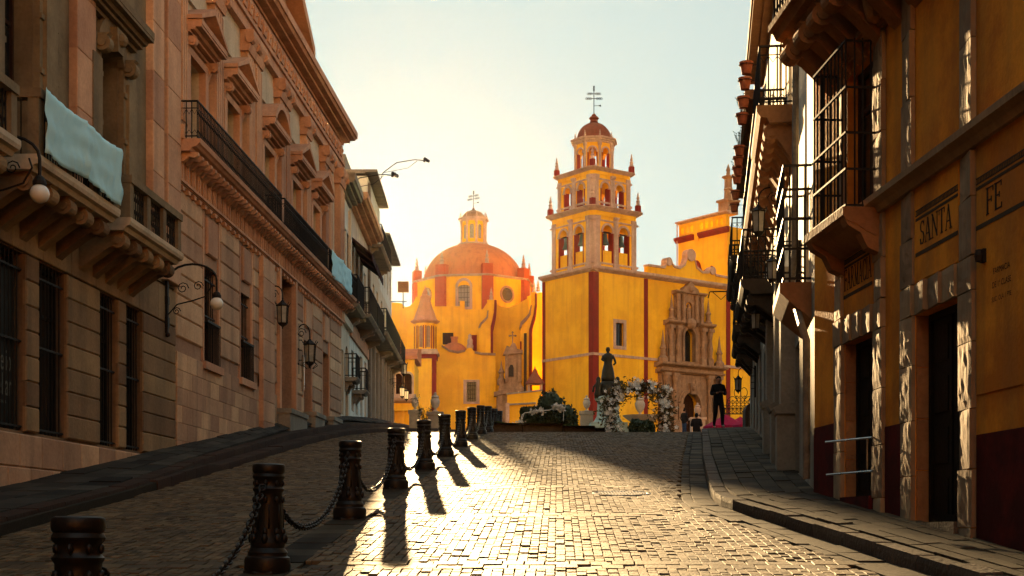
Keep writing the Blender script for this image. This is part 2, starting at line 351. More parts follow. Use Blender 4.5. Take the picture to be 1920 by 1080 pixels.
# left pavement: upper walk, lower step, two kerbs
b = MB(); rows = []
for D in [x*1.0 for x in range(-6, 92, 1)]:
    zb = zleft(D); r0 = zr(D); ze = zedge(D); zl_ = r0 + .5*(ze-r0) if ze-r0 > .2 else ze-.02
    rows.append([(XL(D)-.6, D, zb-.03), (LU(D), D, ze-.04), (LU(D)+.02, D, zl_-.03), (LK(D), D, zl_-.04), (LK(D)+.015, D, r0-.2)])
R = [[b.p(q) for q in r] for r in rows]
for i in range(len(R)-1):
    for k in range(4): b.fi((R[i][k], R[i][k+1], R[i+1][k+1], R[i+1][k]))
lpave = link('left_pavement', b.mesh('left_pavement'), M['mortar'], kind='structure')
# right pavement bed
b = MB(); R = []
for D in [x*.5 for x in range(-12, 130)]:
    z = zr(D)+.13
    R.append([b.p(q) for q in ((RK(D)+.05, D, zr(D)-.1), (RK(D)+.06, D, z-.035), (RW(D)+.5 if D < 48 else RK(D)+2.5, D, z+.035))])
for i in range(len(R)-1):
    for k in range(2): b.fi((R[i][k], R[i][k+1], R[i+1][k+1], R[i+1][k]))
rpave = link('right_pavement', b.mesh('right_pavement'), M['mortar'], kind='structure')

# ------------------------------------------------------------------ stones laid one by one
def stone_arrays(T, c, dep):
    """T: (N,4,3) outlines of the tops -> verts, faces of chamfered stones"""
    cen = T.mean(1, keepdims=True); d = T-cen
    ln = np.linalg.norm(d[..., :2], axis=2, keepdims=True)
    top = cen + d*(1-np.minimum(c*1.4/np.maximum(ln, 1e-6), .4))
    mid = T.copy(); mid[..., 2] -= c*2.4
    bot = T.copy(); bot[..., 2] -= dep
    V = np.concatenate([top, mid, bot], 1)
    base = (np.arange(len(T))*12)[:, None]
    F = [np.array([[0,1,2,3]])+base]
    for k in range(4):
        n = (k+1) % 4
        F.append(np.array([[4+k,4+n,n,k]])+base); F.append(np.array([[8+k,8+n,4+n,4+k]])+base)
    return V.reshape(-1, 3), np.stack(F, 1).reshape(-1, 4), 9
def quad_mesh(name, V, F, rnd=None):
    me = bpy.data.meshes.new(name); n = len(V); m = len(F)
    me.vertices.add(n); me.vertices.foreach_set('co', V.astype(np.float32).ravel())
    me.loops.add(m*4); me.loops.foreach_set('vertex_index', F.astype(np.int32).ravel())
    me.polygons.add(m); me.polygons.foreach_set('loop_start', np.arange(0, m*4, 4, dtype=np.int32))
    me.update(calc_edges=True); me.shade_flat()
    if rnd is not None:
        a = me.attributes.new('rnd', 'FLOAT', 'FACE'); a.data.foreach_set('value', rnd.astype(np.float32))
    return me
def lay(parent, single, field, T, matl, c=.01, dep=.045, limit=300):
    T = np.asarray(T, float)
    # ccw order
    cr = (T[:,1,0]-T[:,0,0])*(T[:,2,1]-T[:,0,1])-(T[:,1,1]-T[:,0,1])*(T[:,2,0]-T[:,0,0])
    T[cr < 0] = T[cr < 0][:, ::-1]
    cen = T.mean(1); px = 960+cen[:,0]/np.maximum(cen[:,1],1)*FPX; py = HZ-(cen[:,2]-CAMZ)/np.maximum(cen[:,1],1)*FPX
    w = np.ptp(T[:,:,0], axis=1); area = w*np.ptp(T[:,:,1], axis=1)/np.maximum(cen[:,1],1)**3
    vis = (px > 0) & (px < 1920) & (py < 1085) & (cen[:,1] > 3)
    order = np.argsort(-(area*vis)); near = order[:limit]; near = near[vis[near]]
    rest = np.setdiff1d(np.arange(len(T)), near)
    r = rng.random(len(T))
    for i in near:
        V, F, k = stone_arrays(T[i:i+1]-cen[i], c, dep)
        link(single, quad_mesh(single, V, F, np.full(len(F), r[i])), matl, parent, loc=cen[i])
    if len(rest):
        V, F, k = stone_arrays(T[rest], c, dep)
        link(field, quad_mesh(field, V, F, np.repeat(r[rest], k)), matl, parent, kind='stuff')
SL = .0322
BAND = [7.6+4.65*k for k in range(10)]
cells = []
def quad_cell(q0, q1, d0, d1, gap=.004, zj=.003, tilt=.012, lift=0):
    q = []
    z0 = rng.normal(0, zj)+lift; tx, ty = rng.normal(0, tilt, 2)
    cq, cd = (q0+q1)/2, (d0+d1)/2
    for a, d in ((q0+gap, d0+gap), (q1-gap, d0+gap), (q1-gap, d1-gap), (q0+gap, d1-gap)):
        a += rng.normal(0, .003); d += rng.normal(0, .005)
        q.append((a+SL*d, d, zr(d)+z0+tx*(a-cq)+ty*(d-cd)))
    return q
q = -6.9; cols = []
while q < 7.2:
    w = .076+rng.random()*.018; cols.append((q, q+w)); q += w
for bi in range(len(BAND)):
    lo = BAND[bi]+.24; hi = BAND[bi+1]-.24 if bi+1 < len(BAND) else 51.5
    for q0, q1 in cols:
        if abs((q0+q1)/2+2.4-.0) < .19: continue           # stone strip under the bollards
        d = lo + rng.random()*.0
        first = True
        while d < hi-.05:
            l = .12+rng.random()*.045
            if first: l *= .5+.5*rng.random(); first = False
            d1 = min(d+l, hi)
            if hi-d1 < .06: d1 = hi
            X = (q0+q1)/2+SL*d
            if LK(d)+.05 < X < RK(d)-.42 and abs(X)*FPX < 1100*d: cells.append(quad_cell(q0, q1, d, d1))
            d = d1
    for r in (0, 1):
        q = -6.9+r*.1; d0 = BAND[bi]-.24+r*.24
        while q < 7.2:
            w = .17+rng.random()*.05; X = q+w/2+SL*d0
            if LK(d0)+.05 < X < RK(d0)-.42 and abs(q+w/2+2.4) > .25: cells.append(quad_cell(q, q+w, d0, d0+.24, tilt=.008))
            q += w
lay(road, 'sett', 'sett_field', cells, M['sett'], c=.003, dep=.05)
# strip of longer stones under the bollards and along the right kerb
st = []
d = 5.
while d < 51:
    l = .38+rng.random()*.14; st.append(quad_cell(-2.59, -2.21, d, d+l, tilt=.006, lift=.004)); d += l
def band_cells(fx0, fx1, D0, D1, lmin, lmax, zf, gap=.006, tilt=.012, zj=.004):
    d = D0; out = []
    while d < D1:
        l = lmin+rng.random()*(lmax-lmin); d1 = min(d+l, D1); z0 = rng.normal(0, zj); t = rng.normal(0, tilt)
        out.append([(fx0(d+gap)+gap, d+gap, zf(fx0(d), d)+z0), (fx1(d+gap)-gap, d+gap, zf(fx1(d), d)+z0+t*.2),
                    (fx1(d1-gap)-gap, d1-gap, zf(fx1(d1), d1)+z0+t*.2), (fx0(d1-gap)+gap, d1-gap, zf(fx0(d1), d1)+z0)])
        d = d1
    return out
zroad = lambda X, D: zr(D)
st += band_cells(lambda D: RK(D)-.41, lambda D: RK(D)-.27, 8, 51, .3, .45, zroad)
st += band_cells(lambda D: RK(D)-.27, lambda D: RK(D), 8, 51, .4, .6, zroad)
lay(road, 'gutter_stone', 'gutter_stones', st, M['slab'], c=.002, dep=.06)
# right pavement slabs + kerb stones
zrp = lambda X, D: zr(D)+.13+.05*max(0, (X-RK(D))/1.4)
def rcol(f): return lambda D: RK(D)+.2+(RW(D)+.05-RK(D)-.2)*f
sl_ = []
for k in range(5): sl_ += band_cells(rcol(k/5), rcol((k+1)/5), 8+.1*k, 50, .42, .7, zrp)
lay(rpave, 'paving_slab', 'paving_slabs', sl_, M['slab'], c=.0015, dep=.04)
ks = band_cells(lambda D: RK(D)-.0, lambda D: RK(D)+.2, 7, 50, .6, .95, lambda X, D: zr(D)+.125, zj=.004)
lay(rpave, 'kerb_stone', 'kerb_stones', ks, M['kerb'], c=.022, dep=.26)
# left pavement slabs + kerbs
def lcol(f): return lambda D: XL(D)+.02+(LU(D)-.24-XL(D)-.02)*f
sl_ = []
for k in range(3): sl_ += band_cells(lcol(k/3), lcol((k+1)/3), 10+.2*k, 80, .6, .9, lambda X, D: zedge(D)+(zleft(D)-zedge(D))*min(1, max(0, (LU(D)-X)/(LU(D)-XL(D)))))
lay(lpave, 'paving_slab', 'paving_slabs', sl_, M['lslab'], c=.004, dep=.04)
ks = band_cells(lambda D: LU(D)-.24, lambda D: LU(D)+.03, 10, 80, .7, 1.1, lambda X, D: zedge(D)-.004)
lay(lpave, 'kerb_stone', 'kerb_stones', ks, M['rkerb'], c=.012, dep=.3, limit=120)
def zlow(D):
    zb = zedge(D); r0 = zr(D); return r0+.5*(zb-r0) if zb-r0 > .2 else zb-.02
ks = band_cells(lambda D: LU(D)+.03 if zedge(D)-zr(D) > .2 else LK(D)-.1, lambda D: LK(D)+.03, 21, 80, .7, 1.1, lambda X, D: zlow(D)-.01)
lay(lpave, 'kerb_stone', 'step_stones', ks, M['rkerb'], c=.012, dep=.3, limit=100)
# manhole cover in the road
mh = at(1165, 925, 1.56*FPX/(925-719)); mD = mh.y
cov = thing('manhole_cover', 'round ribbed iron manhole cover set into the sunlit cobbles', 'manhole cover', (mh.x, mD, zr(mD)-.009))
cov.rotation_euler = (math.atan(.1016), 0, 0)
b = MB(); b.lathe([(.01,0),(.36,0),(.37,.012),(.40,.016),(.42,.012),(.425,-.03)], n=32); part(b, 'rim_plate', M['metalgrey'], cov)
b = MB()
for k in range(-7, 8):
    h = math.sqrt(.34**2-(k*.045)**2)
    b.box(k*.045-.011, k*.045+.011, -h, h, .001, .016)
part(b, 'ribs', M['metalgrey'], cov)
# ------------------------------------------------------------------ bollards and chains
prB = [(.185,0),(.19,.02),(.19,.10),(.182,.125),(.165,.135),(.16,.15),(.165,.165),(.15,.19),(.138,.205),(.142,.23),(.142,.255),(.132,.275),(.128,.30),(.122,.34),(.117,.5),(.113,.62),(.115,.66),(.127,.675),(.13,.69),(.12,.70),(.112,.715),(.115,.76),(.128,.775),(.134,.79),(.128,.805),(.122,.815),(.13,.825),(.135,.845),(.135,.875),(.128,.89),(.11,.897),(.002,.9)]
b = MB(); b.lathe(prB, n=28); me_post = b.mesh('post'); smooth_mesh(me_post, .7)
b = MB(); b.lathe([(.2,-.25),(.2,.0),(.195,.012),(.185,.015)], n=8, ph=PI/8); me_base = b.mesh('base')
b = MB()
for k in range(8):                      # cast leaf ornament round the foot and under the collar
    a = 2*PI*k/8
    for zz, rr, s in ((.28,.137,.03),(.335,.124,.024),(.6,.117,.02),(.735,.115,.018)):
        b.ball(rr*math.cos(a), rr*math.sin(a), zz, s, 6, 4, 1.5)
    b.tube([(.121*math.cos(a+.25), .121*math.sin(a+.25), .36), (.116*math.cos(a+.25), .116*math.sin(a+.25), .56)], [.011,.007], 5)
me_orn = b.mesh('ornament'); smooth_mesh(me_orn, True)
b = MB()
for sgn in (-1, 1): b.tube([(0, sgn*(.115+.022*math.sin(t)), .735+.022*math.cos(t)*1.2) for t in np.linspace(0, 2*PI, 9)[:-1]], .007, 5, close=True)
me_ring = b.mesh('ring')
for me in (me_post, me_base, me_orn, me_ring): me.materials.append(M['bollard'])
ordn = ['first','second','third','fourth','fifth','sixth','seventh','eighth','ninth','tenth','eleventh','twelfth']
bpos = []
for k in range(12):
    D = 7.1+4.65*k; bpos.append(Vector((-2.4+SL*D, D, zr(D))))
    lab = {0:'black cast iron bollard cut by the bottom edge, nearest of the row', 11:'farthest of the black cast iron bollards along the row, by the planter'}.get(k, f'black cast iron bollard, {ordn[k]} of the row counted from the nearest')
    t = thing('bollard', lab, 'bollard', bpos[-1], math.atan2(1, SL)-PI/2, 'bollards along the street')
    t.rotation_euler.x, t.rotation_euler.y = rng.normal(0, .012, 2); t.rotation_euler.z += rng.normal(0, .3)*0
    link('post', me_post, None, t); link('base', me_base, None, t); link('ornament', me_orn, None, t, kind='stuff'); link('chain_rings', me_ring, None, t, kind='stuff')
b = MB(); Lk, Rk, rk = .042, .026, .0085
b.tube([(Rk*math.cos(t)*(1), 0, (Lk-Rk)*(1 if math.sin(t) > 0 else -1)+Rk*math.sin(t)) for t in np.linspace(.3, 2*PI+.3, 11)[:-1]], rk, 6, close=True)
me_link = b.mesh('chain_link'); smooth_mesh(me_link, True); me_link.materials.append(M['bollard'])
def chain_pts(p0, p1, sag):
    d = (p1-p0); d.z = 0; d.normalize()
    A = p0+Vector((0,0,.735))+d*.15; B_ = p1+Vector((0,0,.735))-d*.15
    out = []
    for i in range(401):
        t = i/400; q = A.lerp(B_, t); s = (math.cosh(2.2*(2*t-1))-math.cosh(2.2))/(math.cosh(2.2)-1); q = q+Vector((0,0,sag*s)); out.append(q)
    return out
for k in range(11):
    pts = chain_pts(bpos[k], bpos[k+1], .56+.04*math.sin(k*3.1)); acc = 0; pitch = .0665; pl = []
    nxt = 0
    for a, c in zip(pts, pts[1:]):
        l = (c-a).length
        while acc+l >= nxt:
            pl.append((a.lerp(c, (nxt-acc)/l), (c-a).normalized())); nxt += pitch
        acc += l
    mid = (bpos[k]+bpos[k+1])/2
    lab = f'black iron chain hanging between the {ordn[k]} and {ordn[k+1]} bollards from the nearest'
    t = thing('chain', lab, 'chain', mid, 0, 'chains between the bollards')
    big = MB()
    for i, (q, d) in enumerate(pl):
        rot = d.to_track_quat('Z', 'Y').to_matrix().to_4x4() @ Matrix.Rotation(PI/2*(i % 2)+rng.normal(0,.15), 4, 'Z')
        if k < 3:
            o = link('chain_link', me_link, None, t); o.matrix_local = Matrix.Translation(q-mid) @ rot
        else:
            mm = Matrix.Translation(q-mid) @ rot; n0 = len(big.v)
            big.v += [tuple(mm @ v.co) for v in me_link.vertices]; big.f += [[n0+i_ for i_ in p.vertices] for p in me_link.polygons]; big.mi += [0]*len(me_link.polygons)
    if k >= 3: part(big, 'links', M['bollard'], t, kind='stuff', smooth=True)
# ------------------------------------------------------------------ left side buildings
class Front:
    """street front along X = x0 + s*D; side -1 = left of the street, +1 = right"""
    def __init__(s, name, label, cat, x0, sl, D0, z0, side):
        s.D0, s.z0, s.side, s.L = D0, z0, side, math.hypot(1, sl)
        s.root = thing(name, label, cat, (x0+sl*D0, D0, z0), math.atan2(1, sl))
    def m(s, D, o, z): return ((D-s.D0)*s.L, s.side*o, z-s.z0)
    def mb(s): return MB(s.m)
    def part(s, mb, name, mt, parent=None, **k): return part(mb, name, mt, parent or s.root, **k)
    def piece(s, name, mt, *a, parent=None, **k): return piece(name, mt, parent or s.root, s.m, *a, **k)
def courses(F, name, mt, D0, D1, z0, z1, h, o0, o1, c=.02, lw=None, parent=None):
    """rows of stones; lw = stone length (None: one stone per row)"""
    n = max(1, round((z1-z0)/h)); h = (z1-z0)/n
    for i in range(n):
        if lw is None: F.piece(name, mt, D0, D1, o0, o1, z0+i*h, z0+(i+1)*h-.004, c=c, parent=parent)
        else:
            k = max(1, round((D1-D0)/lw)); off = (i % 2)*.5
            es = [D0]+[D0+(j+off)*(D1-D0)/k for j in range(0 if off else 1, k)]+[D1]
            for a, b_ in zip(es, es[1:]): F.piece(name, mt, a, b_-.004, o0, o1, z0+i*h, z0+(i+1)*h-.004, c=c, parent=parent)
def win(F, D, w, zb, zt, dep, rise=0, kind='sash', frame='wood', name='window', parent=None, bars=0):
    """joinery set back in an opening: frame with panes, optional iron bars"""
    a, b_ = D-w/2, D+w/2; W = F.mb()
    fw = .07
    W.box(a, a+fw, -dep, -dep+.07, zb, zt); W.box(b_-fw, b_, -dep, -dep+.07, zb, zt)
    W.box(a+fw, b_-fw, -dep, -dep+.07, zt-fw, zt); W.box(a+fw, b_-fw, -dep, -dep+.07, zb, zb+fw)
    W.box(D-.03, D+.03, -dep+.003, -dep+.06, zb+fw, zt-fw)
    if kind == 'sash': W.box(a+fw, b_-fw, -dep+.004, -dep+.055, zt-(zt-zb)*.3, zt-(zt-zb)*.3+.06)
    f = F.part(W, name, M[frame], parent)
    if kind == 'door':
        for s in (-1, 1):
            q = F.mb(); x0, x1 = (a+fw, D-.03) if s < 0 else (D+.03, b_-fw)
            q.box(x0, x1, -dep+.005, -dep+.04, zb+.02, zt-fw)
            n = 4
            for i in range(n):
                h = (zt-zb-fw)/n; q.box(x0+.06, x1-.06, -dep+.04, -dep+.055, zb+h*i+.08, zb+h*(i+1)-.08)
            F.part(q, 'door_leaf', M[frame], f)
    else:
        for s in (-1, 1):
            x0, x1 = (a+fw, D-.03) if s < 0 else (D+.03, b_-fw)
            q = F.mb(); q.box(x0, x1, -dep+.02, -dep+.03, zb+fw, zt-fw); F.part(q, 'pane', M['glass'], f)
    if bars:
        q = F.mb(); n = int(w/bars)
        for i in range(1, n): q.tube([(a+w*i/n, -.06, zb), (a+w*i/n, -.06, zt)], .011, 5)
        for zz in (zb+.05, (zb+zt)/2, zt-.25): q.box(a, b_, -.075, -.045, zz, zz+.03)
        F.part(q, 'iron_bars', M['iron'], f)
    return f
def scroll(F, D, w, zt, o, h, mt, name='corbel', parent=None):
    """S-shaped console under a balcony"""
    pr = [(0, zt), (o, zt)]
    r = .2*h
    cx, cz = o-r*.9, zt-r*1.05
    pr += [(cx+r*math.cos(t), cz+r*math.sin(t)) for t in np.linspace(.9, -2.3, 9)]
    x0, z0 = pr[-1]
    for t in np.linspace(.12, 1, 8): pr.append((x0*(1-t)**1.1+.06*t, z0-(h-r*2.2)*(t**1.3)-.05*h*math.sin(PI*t)))
    pr += [(0, zt-h)]
    q = F.mb(); q.prof(pr, D-w/2, D+w/2)
    for s in (-1, 1):                                   # volute eyes, proud of the cheeks
        u = D+s*w/2
        q.m = lambda a, b, c: F.m(a, b, c)
        n = 10; ring = [(cx+r*.55*math.cos(2*PI*k/n), cz+r*.55*math.sin(2*PI*k/n)) for k in range(n)]
        q.prof(ring, min(u, u+s*.03), max(u, u+s*.03))
    return F.part(q, name, M[mt] if isinstance(mt, str) else mt, parent)
def railing(F, D0, D1, o, z0, z1, step=.12, ends=True, parent=None, mt='iron', deco=True, r=.011):
    q = F.mb()
    runs = [((D0, o), (D1, o))]
    if ends: runs += [((D0, 0), (D0, o)), ((D1, 0), (D1, o))]
    for (a0, b0), (a1, b1) in runs:
        L = math.hypot(a1-a0, b1-b0); n = max(2, int(L/step))
        for zz, rr in ((z1, .022), (z0+.06, .014), (z1-.14, .01)): q.tube([(a0,b0,zz), (a1,b1,zz)], rr, 5)
        for i in range(n+1):
            t = i/n; x, y = a0+(a1-a0)*t, b0+(b1-b0)*t
            q.tube([(x,y,z0), (x,y,z1)], r, 4)
            if deco and i < n:
                t2 = (i+.5)/n; x2, y2 = a0+(a1-a0)*t2, b0+(b1-b0)*t2
                x3, y3 = a0+(a1-a0)*(i+1)/n, b0+(b1-b0)*(i+1)/n
                zm = (z0+z1)/2
                q.tube([(x,y,z0+.1), (x2,y2,z0+.18), (x3,y3,z0+.1)], .007, 4); q.tube([(x,y,z1-.16), (x2,y2,z1-.26), (x3,y3,z1-.16)], .007, 4)
    return F.part(q, 'railing', M[mt], parent)

# ---- building A: dark brown stone, stone balconies
A = Front('stone_mansion', 'dark brown stone building with two stone balconies at the left edge', 'building', -7.96, .047, 13.0, 1.4, -1)
opA = [(16.6,1.1,2.95,5.5,0),(18.55,1.1,2.95,5.5,0),(19.85,1.15,2.95,5.5,0),(21.5,1.15,2.95,5.5,0),(24.05,.95,2.95,5.5,0),(25.42,.95,2.95,5.5,0)]
opU = [(16.9,1.2,6.7,9.9,.25),(20.1,1.25,6.6,9.9,.25),(24.0,1.1,6.6,9.75,.25)]
q = A.mb(); q.wall(-34, 28, -4.5, 6.25, opA, -.55, -.03); A.part(q, 'lower_wall', M['brown'])
q = A.mb(); q.wall(-34, 28, 6.25, 15, opU, -.55, 0); A.part(q, 'upper_wall', M['olive'])
q = A.mb(); q.box(-34, 28, -6, -.56, 14.7, 15); A.part(q, 'roof', M['greyst'])
q = A.mb(); q.box(-34, -33.7, -8, -.56, -4.5, 14.69); q.box(27.7, 28, -8, -.56, 2, 14.69); A.part(q, 'side_wall', M['brown'])
q = A.mb(); q.box(13, 28, -1.0, -.9, 2.5, 14); A.part(q, 'inner_wall', M['doordark'])
ed = [13]+[v for o in opA for v in (o[0]-o[1]/2, o[0]+o[1]/2)]+[28]
for a, b_ in zip(ed[::2], ed[1::2]): courses(A, 'stone_block', M['brown'], a+.002, b_-.002, 2.95, 5.5, .36, -.03, .03, c=.022)
courses(A, 'stone_block', M['brown'], 13, 28, 5.52, 6.2, .68, -.03, .028, c=.012, lw=1.15)
courses(A, 'plinth_stone', M['ash'], 13, 28, 1.0, 2.9, .48, -.03, .07, c=.02, lw=.85)
for o in opA:
    for zz in np.arange(2.95, 5.4, .36):                 # coursed reveals
        pass
    f = win(A, o[0], o[1], o[2], o[3], .24, kind='sash', frame='doordark', bars=.13)
# poster in a window
ps = thing('poster', 'tall black exhibition poster with white lettering in the barred window at left edge', 'poster', A.root.matrix_basis @ Vector(A.m(19.8, .0, 2.98)), A.root.rotation_euler.z)
pm = lambda u, o, z: (u*A.L, -o, z)
b = MB(pm); b.box(-.5, .5, -.115, -.105, 0, 2.3); part(b, 'sheet', M['posterb'], ps)
def text_mesh(body, size, mt, parent, mapf, name='lettering', sx=1., align='CENTER'):
    cu = bpy.data.curves.new('t', 'FONT'); cu.body = body; cu.size = size; cu.align_x = align
    to = bpy.data.objects.new('t', cu); C.objects.link(to); bpy.context.view_layer.update()
    me = bpy.data.meshes.new_from_object(to); bpy.data.objects.remove(to); bpy.data.curves.remove(cu)
    me.name = name
    for v in me.vertices: v.co = Vector(mapf(v.co.x*sx, v.co.y))
    me.materials.clear(); me.update()
    return link(name, me, M[mt], parent)
text_mesh('Rogelio', .30, 'posterw', ps, lambda x, y: pm(x, -.102, .80+y*1.5), sx=.85)
text_mesh('Cuéllar', .30, 'posterw', ps, lambda x, y: pm(x, -.102, .45+y*1.5), sx=.9)
text_mesh('FOTOGRAFIA', .07, 'posterw', ps, lambda x, y: pm(x, -.102, .33+y))
b = MB(pm); b.prism([(-.5,2.1),(-.42,2.2),(-.3,2.18),(-.2,1.9),(-.18,1.6),(-.24,1.35),(-.3,1.2),(-.28,1.5),(-.36,1.8),(-.5,1.9)], -.1045, -.102); part(b, 'portrait_print', M['posterw'], ps)
# upper storey relief: piers and window surrounds
for a, b_ in ((22.2,23.05),(26.15,26.85),(27.1,27.98),(14.4,15.2),(18.2,18.9)): courses(A, 'pier_stone', M['pink'], a, b_, 6.3, 14.6, .95, 0, .14, c=.012)
for cu, w, zb, zt, rise in opU:
    for s in (-1, 1):
        q = A.mb(); x = cu+s*(w/2+.36); q.box(x-.34, x+.34, 0, .1, 6.5, zt-.1); q.box(x-.22, x+.22, .1, .16, 6.9, zt-.5)
        for zz in (7.35, 8.2, 9.0): q.box(x-.345, x+.345, .0, .13, zz, zz+.08)
        A.part(q, 'window_surround', M['olive'])
        scroll(A, cu+s*(w/2+.14), .2, zt-.1, .3, .7, 'olive', 'console')
    q = A.mb(); q.arch(cu, zt-.45, w/2+.02, w/2+.28, 0, .12, 10, .35, PI-.35); q.cornice(cu-w/2-.75, cu+w/2+.75, zt+.25, zt+.6, .42)
    A.part(q, 'window_hood', M['olive'])
    q = A.mb(); q.prism([(cu-.14,zt-.2),(cu+.14,zt-.2),(cu+.2,zt+.2),(cu-.2,zt+.2)], .0, .24); q.m = A.m; q.ball(cu, .24, zt+.03, .12, 8, 5); A.part(q, 'keystone', M['olive'])
    win(A, cu, w, zb, zt-.1, .35, kind='sash', frame='wood')
def stone_balcony(F, D0, D1, o, zs, zt, lab, posts, mt='olive', rail=True):
    q = F.mb(); q.prof([(0,zs),(o-.12,zs),(o-.08,zs+.06),(o-.02,zs+.08),(o,zs+.13),(o,zs+.2),(0,zs+.2)], D0-.05, D1+.05)
    s = F.part(q, 'balcony_slab', M['plaster'])
    q = F.mb(); q.box(D0, D1, o-.2, o, zt-.12, zt); q.box(D0, D0+.18, 0, o-.2, zt-.12, zt); q.box(D1-.18, D1, 0, o-.2, zt-.12, zt); F.part(q, 'hand_rail', M[mt], s)
    for x in posts: q = F.mb(); q.box(x-.09, x+.09, o-.18, o-.03, zs+.2, zt-.12); F.part(q, 'post', M[mt], s)
    q = F.mb()
    for x in np.arange(D0+.1, D1-.05, .1): q.tube([(x, o-.1, zs+.2), (x, o-.1, zt-.12)], .01, 4); q.tube([(x, o-.1, zs+.3), (x+.05, o-.1, zs+.42), (x+.1, o-.1, zs+.3)], .007, 4); q.tube([(x, o-.1, zt-.2), (x+.05, o-.1, zt-.32), (x+.1, o-.1, zt-.2)], .007, 4)
    for y in np.arange(.1, o-.15, .1):
        for x in (D0+.09, D1-.09): q.tube([(x, y, zs+.2), (x, y, zt-.12)], .01, 4)
    F.part(q, 'iron_panel', M['iron'], s)
    for i in range(5): scroll(F, D0+.2+(D1-D0-.4)*i/4, .26, zs, o-.14, .62, 'brown')
    return s
stone_balcony(A, 22.5, 25.4, .9, 6.26, 7.14, '', [22.6, 23.5, 24.4, 25.3])
stone_balcony(A, 18.7, 21.9, .9, 6.26, 7.34, '', [18.8, 19.85, 20.9, 21.8])
stone_balcony(A, 15.1, 18.0, .9, 6.26, 7.14, '', [15.2, 16.1, 17.0, 17.9])
def cloth(F, D0, D1, o, z0, z1, name, lab, folds=5, prints=True):
    t = thing(name, lab, 'banner', F.root.matrix_basis @ Vector(F.m((D0+D1)/2, o, z0)), F.root.rotation_euler.z)
    m = lambda u, oo, z: (u*F.L, F.side*oo, z); b = MB(m); W = D1-D0; H = z1-z0; nx, nz = 40, 14; R = []
    for j in range(nz+1):
        v = j/nz; row = []
        for i in range(nx+1):
            u = i/nx
            droop = .05*H*math.sin(PI*((u*2) % 1))*(v)
            f = .03*math.sin(u*folds*PI*2.6+v*2.6+.6*math.sin(u*9))*(1-.7*v*(1-abs(2*((u*2)%1)-1)))+.014*math.sin(u*23+v*7)+.012*math.sin((u*5-v*1.6)*6.5)+.009*math.sin((u*4+v*2.2)*8)+.045*math.exp(-((u-.5)/.022)**2)
            row.append(b.p(((u-.5)*W, .035+abs(f)*.9, H*v-droop-.03*math.sin(u*PI*3)*(1-v))))
        R.append(row)
    for j in range(nz):
        for i in range(nx): b.fi((R[j][i], R[j][i+1], R[j+1][i+1], R[j+1][i]))
    me = b.mesh('cloth')
    bm = bmesh.new(); bm.from_mesh(me); g = bmesh.ops.extrude_face_region(bm, geom=bm.faces[:])
    for v in [e for e in g['geom'] if isinstance(e, bmesh.types.BMVert)]: v.co.y += -F.side*.004
    bmesh.ops.recalc_face_normals(bm, faces=bm.faces); bm.to_mesh(me); bm.free()
    link('cloth', me, M['banner'], t, smooth=True)
    if 0:
        for cx, cz, s in ((-.35, .42, 1.0), (.45, .35, .8)):
            b = MB(m); pts = [(cx+s*.22*math.cos(a)*(1+.25*math.sin(3*a)), H*cz+s*.2*math.sin(a)*(1+.2*math.cos(5*a))) for a in np.linspace(0, 2*PI, 15)[:-1]]
            b.prism(pts, .085, .088); part(b, 'print', M['bannerp'], t)
    return t
cloth(A, 18.75, 21.85, .9, 6.5, 7.36, 'banner', 'pale blue cloth banner draped over the stone balcony at left')

# ---- building B: pink stone palace
B = Front('pink_palace', 'long pink stone palace with pedimented windows and continuous iron balcony', 'building', -7.96, .047, 28.0, 3.0, -1)
opB = [(30.7,1.2,5.08,7.12,0),(33.9,1.05,5.08,7.12,0),(38.45,1.9,4.7,8.38,0),(41.6,1.2,4.9,7.02,0),(44.6,1.15,5.0,7.06,0)]
WC = [29.4, 32.4, 36.2, 39.7, 42.7]
opBU = [(c, 1.15, 9.25, 11.15, 0) for c in WC]
q = B.mb(); q.wall(28.003, 47.5, 2.2, 8.45, opB, -.6, 0); B.part(q, 'lower_wall', M['ash'])
q = B.mb(); q.wall(28.003, 47.5, 8.45, 13.6, opBU, -.6, -.05); B.part(q, 'upper_wall', M['plaster'])
q = B.mb(); q.box(28.01, 47.49, -.95, -.85, 3.5, 13.5); B.part(q, 'inner_wall', M['doordark'])
q = B.mb(); q.box(28.003, 28.3, -9, -.61, 2.2, 14.2); q.box(47.2, 47.5, -9, -.61, 4, 14.2); B.part(q, 'side_wall', M['pink'])
q = B.mb(); q.box(28.01, 47.49, -9, -.61, 14.2, 14.5); B.part(q, 'roof', M['greyst'])
# rusticated courses between the openings, smooth ashlar below
secs = [(28.02,29.95),(31.45,33.2),(34.6,35.9),(36.1,37.3),(39.6,40.85),(42.35,43.9),(45.3,47.45)]
for a, b_ in secs: courses(B, 'stone_block', M['ash'], a, b_, 5.35, 8.3, .42, 0, .045, c=.03)
for a, b_ in ((29.97,31.43),(33.22,34.58),(40.87,42.33),(43.92,45.28)):
    B.piece('tablet', M['pink'], a+.3, b_-.3, 0, .07, 7.4, 8.2, c=.03)
    for x in (a+.08, b_-.08): q = B.mb(); q.box(x-.05, x+.05, 0, .035, 5.1, 8.3); B.part(q, 'jamb_strip', M['pinkl'])
edges = [28.02, 37.45, 39.45, 47.48]
courses(B, 'ashlar_stone', M['ash'], 28.02, 37.45, 2.6, 5.05, .35, 0, .05, c=.008, lw=.75)
courses(B, 'ashlar_stone', M['ash'], 39.45, 40.95, 3.7, 5.3, .4, 0, .05, c=.008, lw=.75)
courses(B, 'ashlar_stone', M['ash'], 42.25, 44.0, 3.7, 5.3, .4, 0, .05, c=.008, lw=.75)
